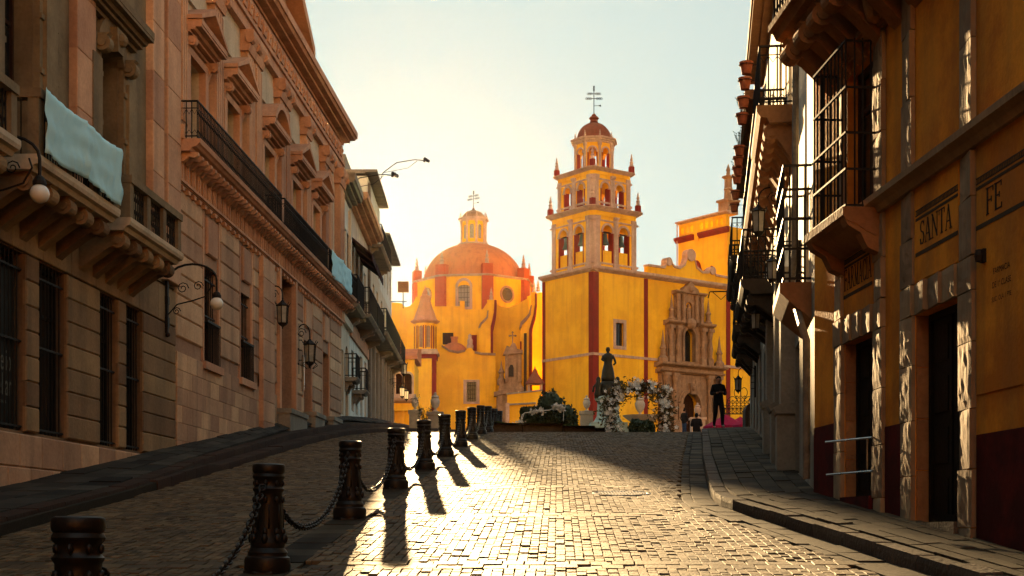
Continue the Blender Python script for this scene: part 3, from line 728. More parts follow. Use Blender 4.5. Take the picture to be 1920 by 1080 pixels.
courses(B, 'ashlar_stone', M['ash'], 45.2, 47.46, 3.7, 5.3, .4, 0, .05, c=.008, lw=.75)
courses(B, 'pier_stone', M['pink'], 35.2, 36.5, 3.2, 8.3, .5, .046, .16, c=.012)
for i, o in enumerate(opB):
    if i < 2: win(B, *o[:4], .28, kind='sash', frame='wood', bars=.16)
    else: win(B, *o[:4], .4, kind='door', frame='wood', name='door')
    for zz in ():
        pass
for i in (0, 1):
    o = opB[i]; q = B.mb(); q.box(o[0]-.75, o[0]+.75, 0, .12, o[2]-.16, o[2]-.0); B.part(q, 'window_sill', M['pinkl'])
    q = B.mb(); q.box(o[0]-.55, o[0]+.55, -.3, .1, o[2]+.85, o[2]+.9)
    for x in np.arange(o[0]-.5, o[0]+.51, .1): q.tube([(x, .09, o[2]), (x, .09, o[2]+.88)], .01, 4)
    B.part(q, 'window_guard', M['iron'])
for D_, w, z0 in ((38.45, 2.3, 4.7), (41.6, 1.5, 4.9), (44.6, 1.5, 5.0)):
    q = B.mb(); q.box(D_-w/2, D_+w/2, .052, .4, z0-.75, z0-.12); q.box(D_-w/2-.03, D_+w/2+.03, .0, .44, z0-.12, z0); B.part(q, 'doorstep', M['greyst'])
for s in (-1, 1):
    q = B.mb(); q.box(38.45+s*1.05-.1, 38.45+s*1.05+.1, 0, .13, 4.7, 8.42); B.part(q, 'door_jamb', M['pinkl'])
# panelled frieze, slab and iron balcony
q = B.mb(); q.box(28.003, 48.2, -.5, .06, 8.84, 8.99); q.cornice(28.003, 47.6, 8.34, 8.46, .14); B.part(q, 'frieze_band', M['pinkl'])
for k, D_ in enumerate(np.arange(28.25, 47.4, .42)):
    q = B.mb(); q.box(D_-.12, D_+.12, 0, .09, 8.46, 8.84); q.box(D_-.035, D_+.035, .09, .115, 8.46, 8.84); B.part(q, 'triglyph', M['pinkl'])
    q = B.mb(); q.prism([(D_-.1,8.34),(D_+.1,8.34),(D_+.06,8.26),(D_-.06,8.26)], .01, .12); B.part(q, 'gutta', M['pinkl'])
q = B.mb(); q.prof([(0,8.99),(.3,8.99),(.34,9.06),(.42,9.08),(.46,9.12),(.5,9.14),(.52,9.23),(0,9.23)], 28.003, 48.3); slab = B.part(q, 'balcony_slab', M['pinkl'])
for D_ in np.arange(28.2, 48.2, .34):
    q = B.mb(); q.prof([(.09,8.99),(.43,8.99),(.43,8.93),(.36,8.88),(.24,8.9),(.15,8.82),(.09,8.8)], D_-.07, D_+.07); B.part(q, 'modillion', M['pinkl'])
railing(B, 28.05, 36.0, .44, 9.23, 9.98, .11); railing(B, 36.35, 42.6, .44, 9.23, 9.98, .11); railing(B, 42.8, 48.2, .44, 9.23, 9.98, .11)
cloth(B, 42.9, 46.6, .47, 9.18, 9.98, 'banner', 'pale blue cloth banner hung on the iron balcony of the pink palace', 6, False)
# pilasters: fluted, with base and capital
def pilaster(D0, D1, zt=13.35):
    q = B.mb(); q.box(D0-.06, D1+.06, -.05, .2, 9.23, 9.5); q.box(D0, D1, -.05, .12, 9.5, zt-.5)
    n = max(3, int((D1-D0)/.14)); w = (D1-D0)/n
    for i in range(n): q.box(D0+w*i+.025, D0+w*(i+1)-.025, .12, .155, 9.62, zt-.62)
    p = B.part(q, 'pilaster', M['pink'])
    q = B.mb(); q.prof([(-.05,zt-.5),(.16,zt-.5),(.2,zt-.36),(.2,zt-.3),(.28,zt-.12),(.28,zt),(-.05,zt)], D0-.1, D1+.1)
    for x in (D0-.03, D1+.03): q.prof([(.2+.11*math.cos(a), zt-.22+.11*math.sin(a)) for a in np.linspace(0, 2*PI, 11)[:-1]], x-.11, x+.11)
    B.part(q, 'capital', M['pinkl'], p)
for a, b_ in ((28.02,28.45),(30.65,31.3),(33.7,34.3),(34.5,35.1),(37.35,37.9),(38.05,38.5),(40.85,41.5),(43.9,44.5),(44.7,45.2),(46.6,47.45)): pilaster(a, b_)
for i, c in enumerate(WC):
    q = B.mb()
    for s in (-1, 1): q.box(c+s*.69-.115, c+s*.69+.115, -.05, .1, 9.24, 11.3)
    q.box(c-.8, c+.8, -.05, .105, 11.3-.15, 11.3); sur = B.part(q, 'window_surround', M['pinkl'])
    for s in (-1, 1): scroll(B, c+s*.85, .14, 11.42, .3, .45, 'pinkl', 'console', sur)
    q = B.mb(); q.cornice(c-1.02, c+1.02, 11.42, 11.72, .45, -.05)
    if i == 2:
        q.arch(c, 11.14, 1.02, 1.17, -.05, .46, 12, .56, PI-.56); q.prism([(c-.9,11.72),(c+.9,11.72)]+[(c+1.0*math.cos(a), 11.14+1.0*math.sin(a)) for a in np.linspace(.64, PI-.64, 9)], -.05, .2)
    else:
        q.prism([(c-.95,11.72),(c+.95,11.72),(c,12.12)], -.05, .2)
        for s in (-1, 1): q.prism([(c+s*1.06,11.72),(c+s*1.06,11.8),(c,12.28),(c,12.14)], -.05, .46)
    B.part(q, 'pediment', M['pinkl'], sur)
    win(B, c, 1.15, 9.25, 11.15, .4, kind='door', frame='wood', name='balcony_door')
    q = B.mb(); q.box(c-.95, c+.95, -.05, -.02, 12.42, 13.05); q.box(c-1.0, c+1.0, -.05, .02, 12.34, 12.41); B.part(q, 'wall_panel', M['plaster'])
q = B.mb(); q.box(28.003, 47.5, -.6, .1, 13.36, 13.62); q.box(28.003, 47.5, -.6, .16, 13.62, 13.72); q.box(28.003, 47.5, -.6, .08, 13.72, 14.3); B.part(q, 'architrave', M['pinkl'])
for D_ in np.arange(28.3, 47.4, .52):
    q = B.mb(); q.m = B.m; q.prof([(.08,13.86),(.08,14.2),(.12,14.2),(.14,14.03),(.12,13.86)], D_-.17, D_+.17); q.ball(D_, .13, 14.03, .07, 6, 4); B.part(q, 'rosette', M['pinkl'])
q = B.mb(); q.cornice(28.003, 47.9, 14.3, 14.85, .52, -.6, 5); B.part(q, 'cornice', M['pinkl'])
q = B.mb(); q.box(40.2, 47.5, -.6, .12, 14.85, 15.05); B.part(q, 'parapet', M['pinkl'])
# triangular pediment over the near half
q = B.mb(); q.prism([(28.003,14.85),(39.9,14.85),(34,17.9),(28.003,14.9)], -.55, .08); ped = B.part(q, 'gable', M['pink'])
q = B.mb()
for s in (-1, 1): q.prism([(34+s*6.2,14.8),(34+s*6.2,15.1),(34,18.35),(34,17.95)], -.55, .52)
B.part(q, 'raking_cornice', M['pinkl'], ped)
q = B.mb()
for k in range(26):
    x = 34+rng.normal(0, 2.2); z = 15.1+abs(rng.normal(0, .8))
    if z < 17.9-abs(x-34)*.52-.35: q.ball(x, .1, z, .12+.16*rng.random(), 7, 5)
B.part(q, 'carved_relief', M['pinkl'], ped, kind='stuff', smooth=True)

# ---- globe lamps on scrolled brackets
def globe_lamp(F, D, lab):
    t = thing('globe_lamp', lab, 'wall lamp', F.root.matrix_basis @ Vector(F.m(D, 0, 0+F.z0)) + Vector((0,0,5.3-F.z0)), F.root.rotation_euler.z, 'globe lamps on the left fronts')
    m = lambda u, o, z: (u, F.side*o, z)
    b = MB(m); b.box(-.04, .04, .03, .08, 0, 1.2); b.box(-.06, .06, .02, .09, .1, .3); b.ball(0, .07, -.03, .05, 8, 5); b.box(-.055, .055, .02, .09, .55, .7); part(b, 'wall_bar', M['iron'], t)
    b = MB(m); b.tube([(0,.07,1.0)]+[(0, .55-.47*math.cos(a), 1.02+.3*math.sin(a)) for a in np.linspace(0, PI, 11)]+[(0,1.02,.84),(0,1.02,.78)], .022, 6)
    b.tube([(0,.07,.35),(0,.25,.55),(0,.55,.62),(0,.8,.7),(0,.92,.9),(0,.88,1.02)], .014, 5)
    for cx, cz, r in ((.36,.86,.12),(.66,.9,.1),(.24,.42,.08)):
        b.tube([(0, cx+r*(1-k/16)*math.cos(k*.75), cz+r*(1-k/16)*math.sin(k*.75)) for k in range(14)], .009, 4)
    part(b, 'bracket', M['iron'], t)
    b = MB(m); b.lathe([(.02,.8),(.06,.77),(.085,.72),(.09,.68),(.05,.67)], 0, 1.02, 0, 12); part(b, 'cap', M['iron'], t)
    b = MB(m); b.ball(0, 1.02, .56, .125, 20, 12); part(b, 'globe', M['globe'], t, smooth=True)
globe_lamp(A, 27.3, 'white globe lamp on a scrolled iron bracket beside the pink palace corner')
globe_lamp(A, 18.35, 'white globe lamp beside the near end of the banner balcony at left')
# ---- iron lanterns beside the palace door
def lantern(F, D, z, o, s, lab, kind='box', lit=False, group='iron lanterns on the fronts'):
    t = thing('wall_lantern', lab, 'wall lantern', F.root.matrix_basis @ Vector(F.m(D, 0, z)), F.root.rotation_euler.z, group)
    m = lambda u, oo, zz: (u, F.side*oo, zz)
    b = MB(m); b.box(-.03, .03, 0, .05, -.2*s, 1.3*s); b.tube([(0,.03,1.0*s)]+[(0, o*.5-o*.5*math.cos(a), 1.0*s+.28*s*math.sin(a)) for a in np.linspace(0, PI, 9)]+[(0,o,.82*s)], .02*s, 5)
    b.tube([(0, .3*o+.16*s*(1-k/15)*math.cos(k*.8), 1.02*s+.16*s*(1-k/15)*math.sin(k*.8)) for k in range(13)], .012*s, 4)
    for zz in (.2, .5, .8): b.box(-.02, .02, .03, .14, zz*s, zz*s+.02)
    part(b, 'bracket', M['iron'], t)
    n = 6; b = MB(m); b.lathe([(.02,.86*s),(.06*s,.8*s),(.16*s,.72*s),(.22*s,.68*s),(.2*s,.66*s)], 0, o, 0, n); b.lathe([(.16*s,.16*s),(.12*s,.1*s),(.03*s,.04*s),(.02*s,-.02*s)], 0, o, 0, n)
    for k in range(n):
        a = 2*PI*k/n; b.tube([(.18*s*math.cos(a), o+.18*s*math.sin(a), .67*s), (.15*s*math.cos(a), o+.15*s*math.sin(a), .15*s)], .014*s, 4)
        b.tube([(.2*s*math.cos(a), o+.2*s*math.sin(a), .7*s), (.25*s*math.cos(a), o+.25*s*math.sin(a), .78*s)], .012*s, 4)
        if kind == 'ornate': b.tube([(.17*s*math.cos(a), o+.17*s*math.sin(a), .15*s), (.24*s*math.cos(a), o+.24*s*math.sin(a), .06*s), (.1*s*math.cos(a), o+.1*s*math.sin(a), -.04*s)], .012*s, 4)
    b.ball(0, o, .9*s, .03*s, 6, 4); part(b, 'lantern_cage', M['iron'], t)
    b = MB(m); b.lathe([(.135*s,.16*s),(.165*s,.66*s)], 0, o, 0, n); part(b, 'lantern_glass', M['lit'] if lit else M['lampglass'], t)
    return t
lantern(B, 36.6, 6.7, .34, .85, 'square black iron lantern beside the tall palace door')
lantern(B, 40.2, 6.1, .36, .95, 'ornate black iron lantern with curled crown right of the tall palace door', 'ornate')
q = B.mb(); q.box(40.25, 40.35, .06, .14, 5.7, 6.6)
pl = thing('wall_plaque', 'narrow grey metal plaque fixed to the wall under the ornate lantern', 'plaque', B.root.matrix_basis @ Vector(B.m(40.7, .045, 5.5)), B.root.rotation_euler.z)
b = MB(lambda u, o, z: (u, -o, z)); b.box(-.07, .07, .0, .05, 0, 1.0); part(b, 'plate', M['metalgrey'], pl)
b = MB(lambda u, o, z: (u, -o, z)); b.box(-.05, .05, .05, .06, .06, .94); part(b, 'face', M['steel'], pl)

# ---- farther left fronts
def front_block(F, D0, D1, zb, zt, mt, ops, inner=True, depth=8, o=0, roofmat='greyst'):
    q = F.mb(); q.wall(D0, D1, zb, zt, ops, -.45, o); F.part(q, 'wall', M[mt])
    q = F.mb(); q.box(D0, D0+.25, -depth, -.46, zb, zt); q.box(D1-.25, D1, -depth, -.46, zb, zt); q.box(D0+.25, D1-.25, -depth, -depth+.25, zb, zt); F.part(q, 'side_wall', M[mt])
    q = F.mb(); q.box(D0+.01, D1-.01, -depth+.01, -.46, zt-.2, zt-.003); F.part(q, 'roof', M[roofmat])
    q = F.mb(); q.box(D0+.3, D1-.3, -.95, -.9, zb+.2, zt-.25); F.part(q, 'inner_wall', M['doordark'])
def iron_balcony(F, D, w, o, z, h=.95, mt='greyst', corb=True):
    q = F.mb(); q.prof([(0,z-.14),(o-.1,z-.14),(o,z-.04),(o,z),(0,z)], D-w/2, D+w/2); s = F.part(q, 'balcony_slab', M[mt])
    railing(F, D-w/2+.03, D+w/2-.03, o-.05, z, z+h, .12, parent=s, deco=False, r=.014)
    if corb:
        for x in (D-w/2+.2, D+w/2-.2): scroll(F, x, .14, z-.14, o-.2, .35, mt, 'bracket', s)
    return s
Cb = Front('white_house', 'narrow white house with grey cornice next to the pink palace', 'house', -5.02, -.015, 47.5, 5.2, -1)
ops = [(48.2,.7,5.4,7.6,0),(49.6,.9,5.4,7.9,.3),(48.1,.75,9.3,11.9,0),(49.1,.75,9.3,11.9,0),(50.0,.7,9.3,11.9,0)]
front_block(Cb, 47.52, 50.5, 4.6, 12.9, 'cream', [], o=-.0) if 0 else None
q = Cb.mb(); q.wall(47.52, 50.5, 4.6, 8.6, ops[:2], -.45, 0); Cb.part(q, 'lower_wall', M['cream'])
q = Cb.mb(); q.wall(47.52, 50.5, 8.6, 12.9, ops[2:], -.45, 0); Cb.part(q, 'upper_wall', M['white'])
q = Cb.mb(); q.box(47.52, 47.8, -8, -.46, 4.6, 12.9); q.box(47.8, 50.5, -8, -.46, 12.6, 12.89); Cb.part(q, 'side_wall', M['cream'])
q = Cb.mb(); q.box(47.9, 50.4, -.95, -.9, 5, 12.5); Cb.part(q, 'inner_wall', M['doordark'])
for o in ops: win(Cb, *o[:4], .3, kind='sash' if o[2] > 6 else 'door', frame='wood' if o[2] < 6 else 'shutter', name='window' if o[2] > 6 else 'door')
q = Cb.mb(); q.cornice(47.52, 50.6, 12.75, 13.45, .5, -.45, 5); Cb.part(q, 'cornice', M['greyst'])
for x in (47.7, 50.3): q = Cb.mb(); q.box(x-.15, x+.15, 0, .1, 8.76, 12.75); Cb.part(q, 'pilaster', M['cream'])
q = Cb.mb(); q.box(47.52, 50.5, 0, .14, 8.5, 8.75); Cb.part(q, 'band', M['cream'])
iron_balcony(Cb, 49.0, 2.7, .6, 9.1); iron_balcony(Cb, 49.5, 1.3, .45, 6.75, .8)
Db = Front('awning_house', 'pale house with dark awnings, long iron balcony and white lower wall', 'house', -5.02, -.015, 50.5, 5.4, -1)
ops = [(51.7,.9,5.8,8.0,0),(53.3,.9,5.8,8.0,0),(55.2,1.0,5.9,8.2,0),(57,.9,5.9,8.2,0)]
opu = [(51.6,1.0,9.5,11.7,0),(53.4,1.0,9.5,11.7,0),(55.2,1.0,9.5,11.7,0),(56.8,.8,9.5,11.7,0)]
q = Db.mb(); q.wall(50.52, 57.9, 5, 8.9, ops, -.45, 0); Db.part(q, 'lower_wall', M['white'])
q = Db.mb(); q.wall(50.52, 57.9, 8.9, 13.2, opu, -.45, 0); Db.part(q, 'upper_wall', M['cream'])
q = Db.mb(); q.box(50.52, 50.8, -8, -.46, 5, 13); q.box(50.8, 57.9, -8, -.46, 12.9, 13.19); Db.part(q, 'side_wall', M['white'])
q = Db.mb(); q.box(50.9, 57.8, -.95, -.9, 5.4, 12.8); Db.part(q, 'inner_wall', M['doordark'])
for o in ops+opu: win(Db, *o[:4], .3, kind='door', frame='wood', name='door')
q = Db.mb(); q.cornice(50.5, 58.0, 12.9, 13.5, .65, -.45, 5); Db.part(q, 'cornice', M['pinkl'])
q = Db.mb(); q.box(50.55, 57.9, 0, .08, 8.4, 8.9); Db.part(q, 'band', M['pinkl'])
iron_balcony(Db, 52.4, 3.4, .75, 9.2); iron_balcony(Db, 56.0, 3.2, .75, 9.2); iron_balcony(Db, 52.5, 1.2, .5, 6.6, .8)
for i, (D_, w) in enumerate(((51.6,1.5),(53.4,1.5),(55.2,1.5))):
    q = Db.mb(); q.prof([(0,11.95),(.05,11.98),(.8,11.35),(.8,11.1),(.77,11.1),(.77,11.33),(0,11.9)], D_-w/2, D_+w/2); Db.part(q, 'awning', M['awning'])
Eb = Front('tall_cream_house', 'tall cream house with blank gable wall rising above the awning house', 'house', -5.02, -.015, 57.9, 5.9, -1)
ops = [(59.2,1,6.3,8.6,0),(61.2,1,6.3,8.6,0),(63.2,1,6.4,8.6,0),(59.0,.9,10,12,0),(61,.9,10,12,0),(63,.9,10,12,0)]
opu = [(59.3,.8,13.7,15.1,.3),(61.2,.8,13.7,15.1,.3),(63,.8,13.7,15.1,.3)]
q = Eb.mb(); q.wall(57.92, 64.4, 5.5, 9.3, ops[:3], -.45, 0); Eb.part(q, 'lower_wall', M['white'])
q = Eb.mb(); q.wall(57.92, 64.4, 9.3, 12.6, ops[3:], -.45, 0); Eb.part(q, 'middle_wall', M['cream'])
q = Eb.mb(); q.wall(57.92, 64.4, 12.6, 15.9, opu, -.45, 0); Eb.part(q, 'upper_wall', M['white'])
q = Eb.mb(); q.box(57.92, 58.2, -7, -.46, 5.5, 15.9); q.box(58.2, 64.4, -7, -.46, 15.6, 15.89); Eb.part(q, 'side_wall', M['white'])
q = Eb.mb(); q.box(58.3, 64.3, -.95, -.9, 6, 15.5); Eb.part(q, 'inner_wall', M['doordark'])
for o in ops+opu: win(Eb, *o[:4], .3, kind='sash', frame='shutter')
q = Eb.mb(); q.cornice(57.85, 64.5, 15.85, 16.15, .4, -7, 4); q.box(57.95, 60.5, -7, -.9, 16.15, 16.8); Eb.part(q, 'eaves', M['greyst'])
q = Eb.mb(); q.tube([(57.85,.08,15.6),(57.85,.08,6)], .06, 6); Eb.part(q, 'downpipe', M['pipe'])
iron_balcony(Eb, 61, 5.6, .8, 9.6); iron_balcony(Eb, 61, 5.6, .6, 13.2, .8)
Fb = Front('corner_house', 'white corner house with deep eaves at the far end of the left row', 'house', -5.02, -.015, 64.4, 6.3, -1)
ops = [(65.6,1,6.9,9.0,.5),(67.4,1,6.9,9,.5),(69.2,1,7,9,.5),(70.9,1,7,9,.5),(65.5,.9,10.3,12,0),(67.4,.9,10.3,12,0),(69.3,.9,10.3,12,0),(71,.9,10.3,12,0)]
opu = [(65.6,.7,12.9,14.1,.2),(67.4,.7,12.9,14.1,.2),(69.2,.7,12.9,14.1,.2),(71,.7,12.9,14.1,.2)]
q = Fb.mb(); q.wall(64.42, 72, 6, 9.4, ops[:4], -.45, 0); Fb.part(q, 'lower_wall', M['cream'])
q = Fb.mb(); q.wall(64.42, 72, 9.4, 12.4, ops[4:], -.45, 0); Fb.part(q, 'middle_wall', M['cream'])
q = Fb.mb(); q.wall(64.42, 72, 12.4, 14.7, opu, -.45, 0); Fb.part(q, 'upper_wall', M['white'])
q = Fb.mb(); q.box(71.7, 72, -9, -.46, 6, 14.7); q.box(64.42, 71.7, -9, -.46, 14.4, 14.69); Fb.part(q, 'side_wall', M['white'])
q = Fb.mb(); q.box(64.5, 71.6, -.95, -.9, 6.5, 14.3); Fb.part(q, 'inner_wall', M['doordark'])
for o in ops+opu: win(Fb, *o[:4], .3, kind='sash', frame='shutter')
q = Fb.mb(); q.cornice(64.45, 72.2, 14.65, 14.95, .45, -9, 4); Fb.part(q, 'eaves', M['greyst'])
iron_balcony(Fb, 66.4, 3.4, .75, 9.7); iron_balcony(Fb, 70.2, 3.2, .75, 9.7)
for x in (65.0, 66.5, 68.3, 70.1, 71.6): q = Fb.mb(); q.box(x-.2, x+.2, 0, .14, 6.2, 9.3); Fb.part(q, 'pilaster', M['greyst'])
for x in (58.3, 60.2, 62.2, 64.1): q = Eb.mb(); q.box(x-.2, x+.2, 0, .14, 5.8, 9.2); Eb.part(q, 'pilaster', M['greyst'])
# lamps, sign and rooftop arms at the end of the row
lantern(Fb, 71.2, 7.9, .8, .75, 'lit wall lantern, lower right of the pair at the end of the left row', lit=True, group='lit lanterns at the far left corner')
lantern(Fb, 68.6, 7.8, .75, .75, 'lit wall lantern, left of the pair at the end of the left row', lit=True, group='lit lanterns at the far left corner')
lantern(Fb, 70.0, 9.0, .75, .9, 'dark pointed lantern above the lit pair at the end of the left row')
sg = thing('hanging_sign', 'square tan sign board on a post sticking out from the corner house', 'sign', Fb.root.matrix_basis @ Vector(Fb.m(71.5, 0, 12.6)), Fb.root.rotation_euler.z)
b = MB(lambda u, o, z: (u, -o, z)); b.tube([(0,0,.35),(0,.8,.35)], .025, 5); b.tube([(0,.62,.0),(0,.62,.8)], .03, 5); part(b, 'arm', M['iron'], sg)
b = MB(lambda u, o, z: (u, -o, z)); b.box(-.04, .04, .35, .9, .8, 1.35); part(b, 'board', M['corbel'], sg)
for D_, z, l, lab in ((59.0, 16.3, 1.9, 'long thin floodlight arm on the roof of the tall cream house'), (50.6, 13.6, 1.9, 'arched floodlight arm on the roof of the awning house')):
    F = Eb if D_ > 55 else Db
    t = thing('floodlight_arm', lab, 'lamp arm', F.root.matrix_basis @ Vector(F.m(D_, .45 if D_ > 55 else -.3, z)), F.root.rotation_euler.z)
    b = MB(lambda u, o, zz: (u, -o, zz)); b.tube([(0,0,-.3),(0,.1,0),(0,l*.35,.42),(0,l*.75,.55),(0,l,.5)], .02, 5); b.tube([(0,.1,.0),(0,l*.6,.2),(0,l*.8,.5)], .012, 5); part(b, 'arm', M['iron'], t)
    b = MB(lambda u, o, zz: (u, -o, zz))
    for a in range(5): b.ball(.08*math.cos(a*1.3), l+.09*math.sin(a*1.3), .52+.05*math.cos(a*2), .07, 6, 4)
    part(b, 'lamp_cluster', M['iron'], t)
# ------------------------------------------------------------------ right side buildings
R1 = Front('pharmacy_building', 'ochre pharmacy building with stone door frames and dark red dado at right edge', 'building', 5.0, -.062, 9.0, 1.0, 1)
def r1D(px): return 5.0/((px-960)/FPX+.062)
dr = [(13.87,1.2,1.62,3.72,0),(16.35,1.1,1.92,3.74,0),(10.6,1.1,1.2,3.55,0)]
wn_ = [(16.3,1.0,5.2,6.9,0)]
q = R1.mb(); q.wall(-34, 18.2, -4.5, 5.05, dr, -.5, 0); R1.part(q, 'lower_wall', M['ochre'])
q = R1.mb(); q.wall(-34, 18.2, 5.05, 10.6, wn_+[(16.35,1.1,7.75,10.0,0),(13.2,1.1,7.75,10.0,0)], -.5, -.005); R1.part(q, 'upper_wall', M['ochre'])
q = R1.mb(); q.box(-34, -33.7, -7, -.51, -4.5, 10.4); q.box(17.9, 18.2, -7, -.51, .6, 10.4); R1.part(q, 'side_wall', M['ochre'])
q = R1.mb(); q.box(-34, 18.2, -7, -.51, 10.4, 10.61); R1.part(q, 'roof', M['greyst'])
q = R1.mb(); q.box(8.4, 17.8, -1.3, -1.25, .8, 10.3); R1.part(q, 'inner_wall', M['doordark'])
# dado pieces between the doors
for a, b_ in ((8.0,9.72),(11.5,12.84),(14.88,15.39),(17.31,18.2)):
    z1 = 2.40+.075*(a-11.5) if a > 11 else 2.25
    q = R1.mb(); q.box(a, b_, 0, .012, .9, z1); R1.part(q, 'dado', M['dado'])
# rough stone frames: each stone its own piece, faces hand-dressed
def rough(name, a, b_, z0, z1, o1=.04, mt='frame', nx=6, nz=8):
    W, H = b_-a, z1-z0; b = R1.mb(); g = {}; tl = .09+.04*rng.normal()
    for j in range(nz+1):
        for i in range(nx+1):
            e = 0 if 0 < i < nx and 0 < j < nz else 1
            oo = o1-.006*e+(1-e)*rng.normal(0, .0032)+tl*(.5-i/nx)*W
            g[i, j] = b.p((a+W*i/nx, oo, z0+.004+(H-.008)*j/nz))
    for j in range(nz):
        for i in range(nx): b.fi((g[i,j], g[i+1,j], g[i+1,j+1], g[i,j+1]))
    ring = [(i,0) for i in range(nx)]+[(nx,j) for j in range(nz)]+[(i,nz) for i in range(nx,0,-1)]+[(0,j) for j in range(nz,0,-1)]
    bk = [b.p((a+W*i/nx, 0, z0+.004+(H-.008)*j/nz)) for i, j in ring]
    for k in range(len(ring)):
        n = (k+1) % len(ring); b.fi((g[ring[k]], g[ring[n]], bk[n], bk[k]))
    return R1.part(b, name, M[mt])
def stack(a, b_, z0, z1, h=.52, o1=.04):
    n = max(1, round((z1-z0)/h)); es = [z0]+[z0+(z1-z0)*(i+rng.normal(0,.08))/n for i in range(1, n)]+[z1]
    for x, y in zip(es, es[1:]): rough('frame_stone', a, b_, x, y, o1)
for c, w, zb, zt, _ in dr:
    for s in (-1, 1):
        x = c+s*(w/2+.2); stack(x-.2, x+.2, zb-.6, zt, .58); stack(x-.2, x+.2, zt+.32, 4.99, .6, .035)
    es = np.linspace(c-w/2-.4, c+w/2+.4, 6)                       # flat arch of wedge stones
    for x, y in zip(es, es[1:]): rough('lintel_stone', x, y, zt, zt+.31, .045, nx=5, nz=5)
    stack(c-w/2-.4, c-w/2, 5.25, 7.4, .7, .035)
    if c < 15: stack(c+w/2, c+w/2+.4, 5.25, 7.4, .7, .035)
    for s in (-1, 1):                                                 # coursed reveal stones
        for i in range(4):
            h = (zt-zb)/4; x = c+s*w/2; q = R1.mb(); q.box(min(x, x-s*.02), max(x, x-s*.02), -.19, -.01, zb+h*i+.004, zb+h*(i+1)-.004); R1.part(q, 'reveal_stone', M['corbel'])
    win(R1, c, w-.05, zb, zt, .2, kind='door', frame='doordark', name='door')
    q = R1.mb(); q.box(c-w/2, c+w/2, -.45, .06, zb-.35, zb); R1.part(q, 'threshold', M['dado'] if c > 15 else M['kerb'])
# painted panels above the doors, with lettering
SER = {  # serif capitals: strokes (x0,y0,x1,y1,w) and arcs (cx,cy,rx,ry,a0,a1,w) on a unit-high cell
 'F': ([(.14,0,.14,1,.13),(.08,.97,.62,.97,.05),(.14,.52,.48,.52,.05),(.03,.02,.27,.02,.04),(.03,.98,.2,.98,.04),(.6,.8,.6,1,.05),(.47,.42,.47,.62,.05)], [], .68),
 'A': ([(.08,0,.34,1,.05),(.34,1,.62,0,.13),(.2,.34,.5,.34,.05),(0,.02,.18,.02,.04),(.5,.02,.74,.02,.04)], [], .78),
 'R': ([(.14,0,.14,1,.13),(.03,.02,.27,.02,.04),(.03,.98,.3,.98,.04),(.2,.5,.36,.5,.05),(.36,.5,.64,0,.12),(.58,.02,.74,.02,.04)], [(.3,.74,.22,.24,-PI/2,PI/2,.1)], .76),
 'M': ([(.12,0,.12,1,.05),(.12,1,.42,.05,.12),(.42,.05,.72,1,.05),(.74,0,.74,1,.13),(.02,.02,.22,.02,.04),(.62,.02,.88,.02,.04),(.02,.98,.2,.98,.04),(.68,.98,.88,.98,.04)], [], .93),
 'C': ([(.62,.72,.62,.98,.05),(.62,.04,.62,.24,.04)], [(.38,.5,.3,.48,.75,2*PI-.75,.12)], .74),
 'I': ([(.14,0,.14,1,.13),(.02,.02,.26,.02,.04),(.02,.98,.26,.98,.04)], [], .34),
 'S': ([(.5,.74,.5,.97,.05),(.08,.03,.08,.27,.05)], [(.3,.74,.19,.22,.5,PI*1.5,.09),(.3,.27,.21,.25,-PI*.98,PI/2,.1)], .6),
 'N': ([(.12,0,.12,1,.05),(.1,1,.66,.02,.13),(.66,0,.66,1,.05),(.02,.02,.24,.02,.04),(.02,.98,.16,.98,.04),(.55,.98,.78,.98,.04)], [], .84),
 'T': ([(.34,0,.34,1,.13),(.04,.97,.64,.97,.05),(.22,.02,.46,.02,.04),(.05,.78,.05,1,.05),(.63,.78,.63,1,.05)], [], .72),
 'E': ([(.14,0,.14,1,.13),(.08,.97,.6,.97,.05),(.14,.52,.44,.52,.05),(.08,.03,.62,.03,.05),(.03,.98,.2,.98,.04),(.58,.8,.58,1,.05),(.61,0,.61,.2,.05),(.43,.42,.43,.62,.05)], [], .7)}
def serif(word, D_left, D_right, z0, h, o):
    tot = sum(SER[c][2] for c in word); sx = (D_left-D_right)/tot; x = 0
    for ch in word:
        S, A_, adv = SER[ch]; b = MB(R1.m)
        def put(quad, k): b.prism([(D_left-(x+px)*sx, z0+pz*h) for px, pz in quad], o, o+.003+k*.0004)
        k = 0
        for x0, y0, x1, y1, w in S:
            k += 1
            if abs(x1-x0) < 1e-6: put([(x0-w/2,y0),(x0+w/2,y0),(x0+w/2,y1),(x0-w/2,y1)], k)
            elif abs(y1-y0) < 1e-6: put([(x0,y0-w/2),(x1,y0-w/2),(x1,y0+w/2),(x0,y0+w/2)], k)
            else: put([(x0-w/2,y0),(x0+w/2,y0),(x1+w/2,y1),(x1-w/2,y1)], k)
        for cx, cy, rx, ry, a0, a1, w in A_:
            n = 10
            for i in range(n):
                k += .3
                t0, t1 = a0+(a1-a0)*i/n, a0+(a1-a0)*(i+1)/n
                put([(cx+(rx+s*w/2)*math.cos(t), cy+(ry+s*w/4)*math.sin(t)) for s, t in ((-1,t0),(1,t0),(1,t1),(-1,t1))], k)
        R1.part(b, 'letter', M['ink']); x += adv
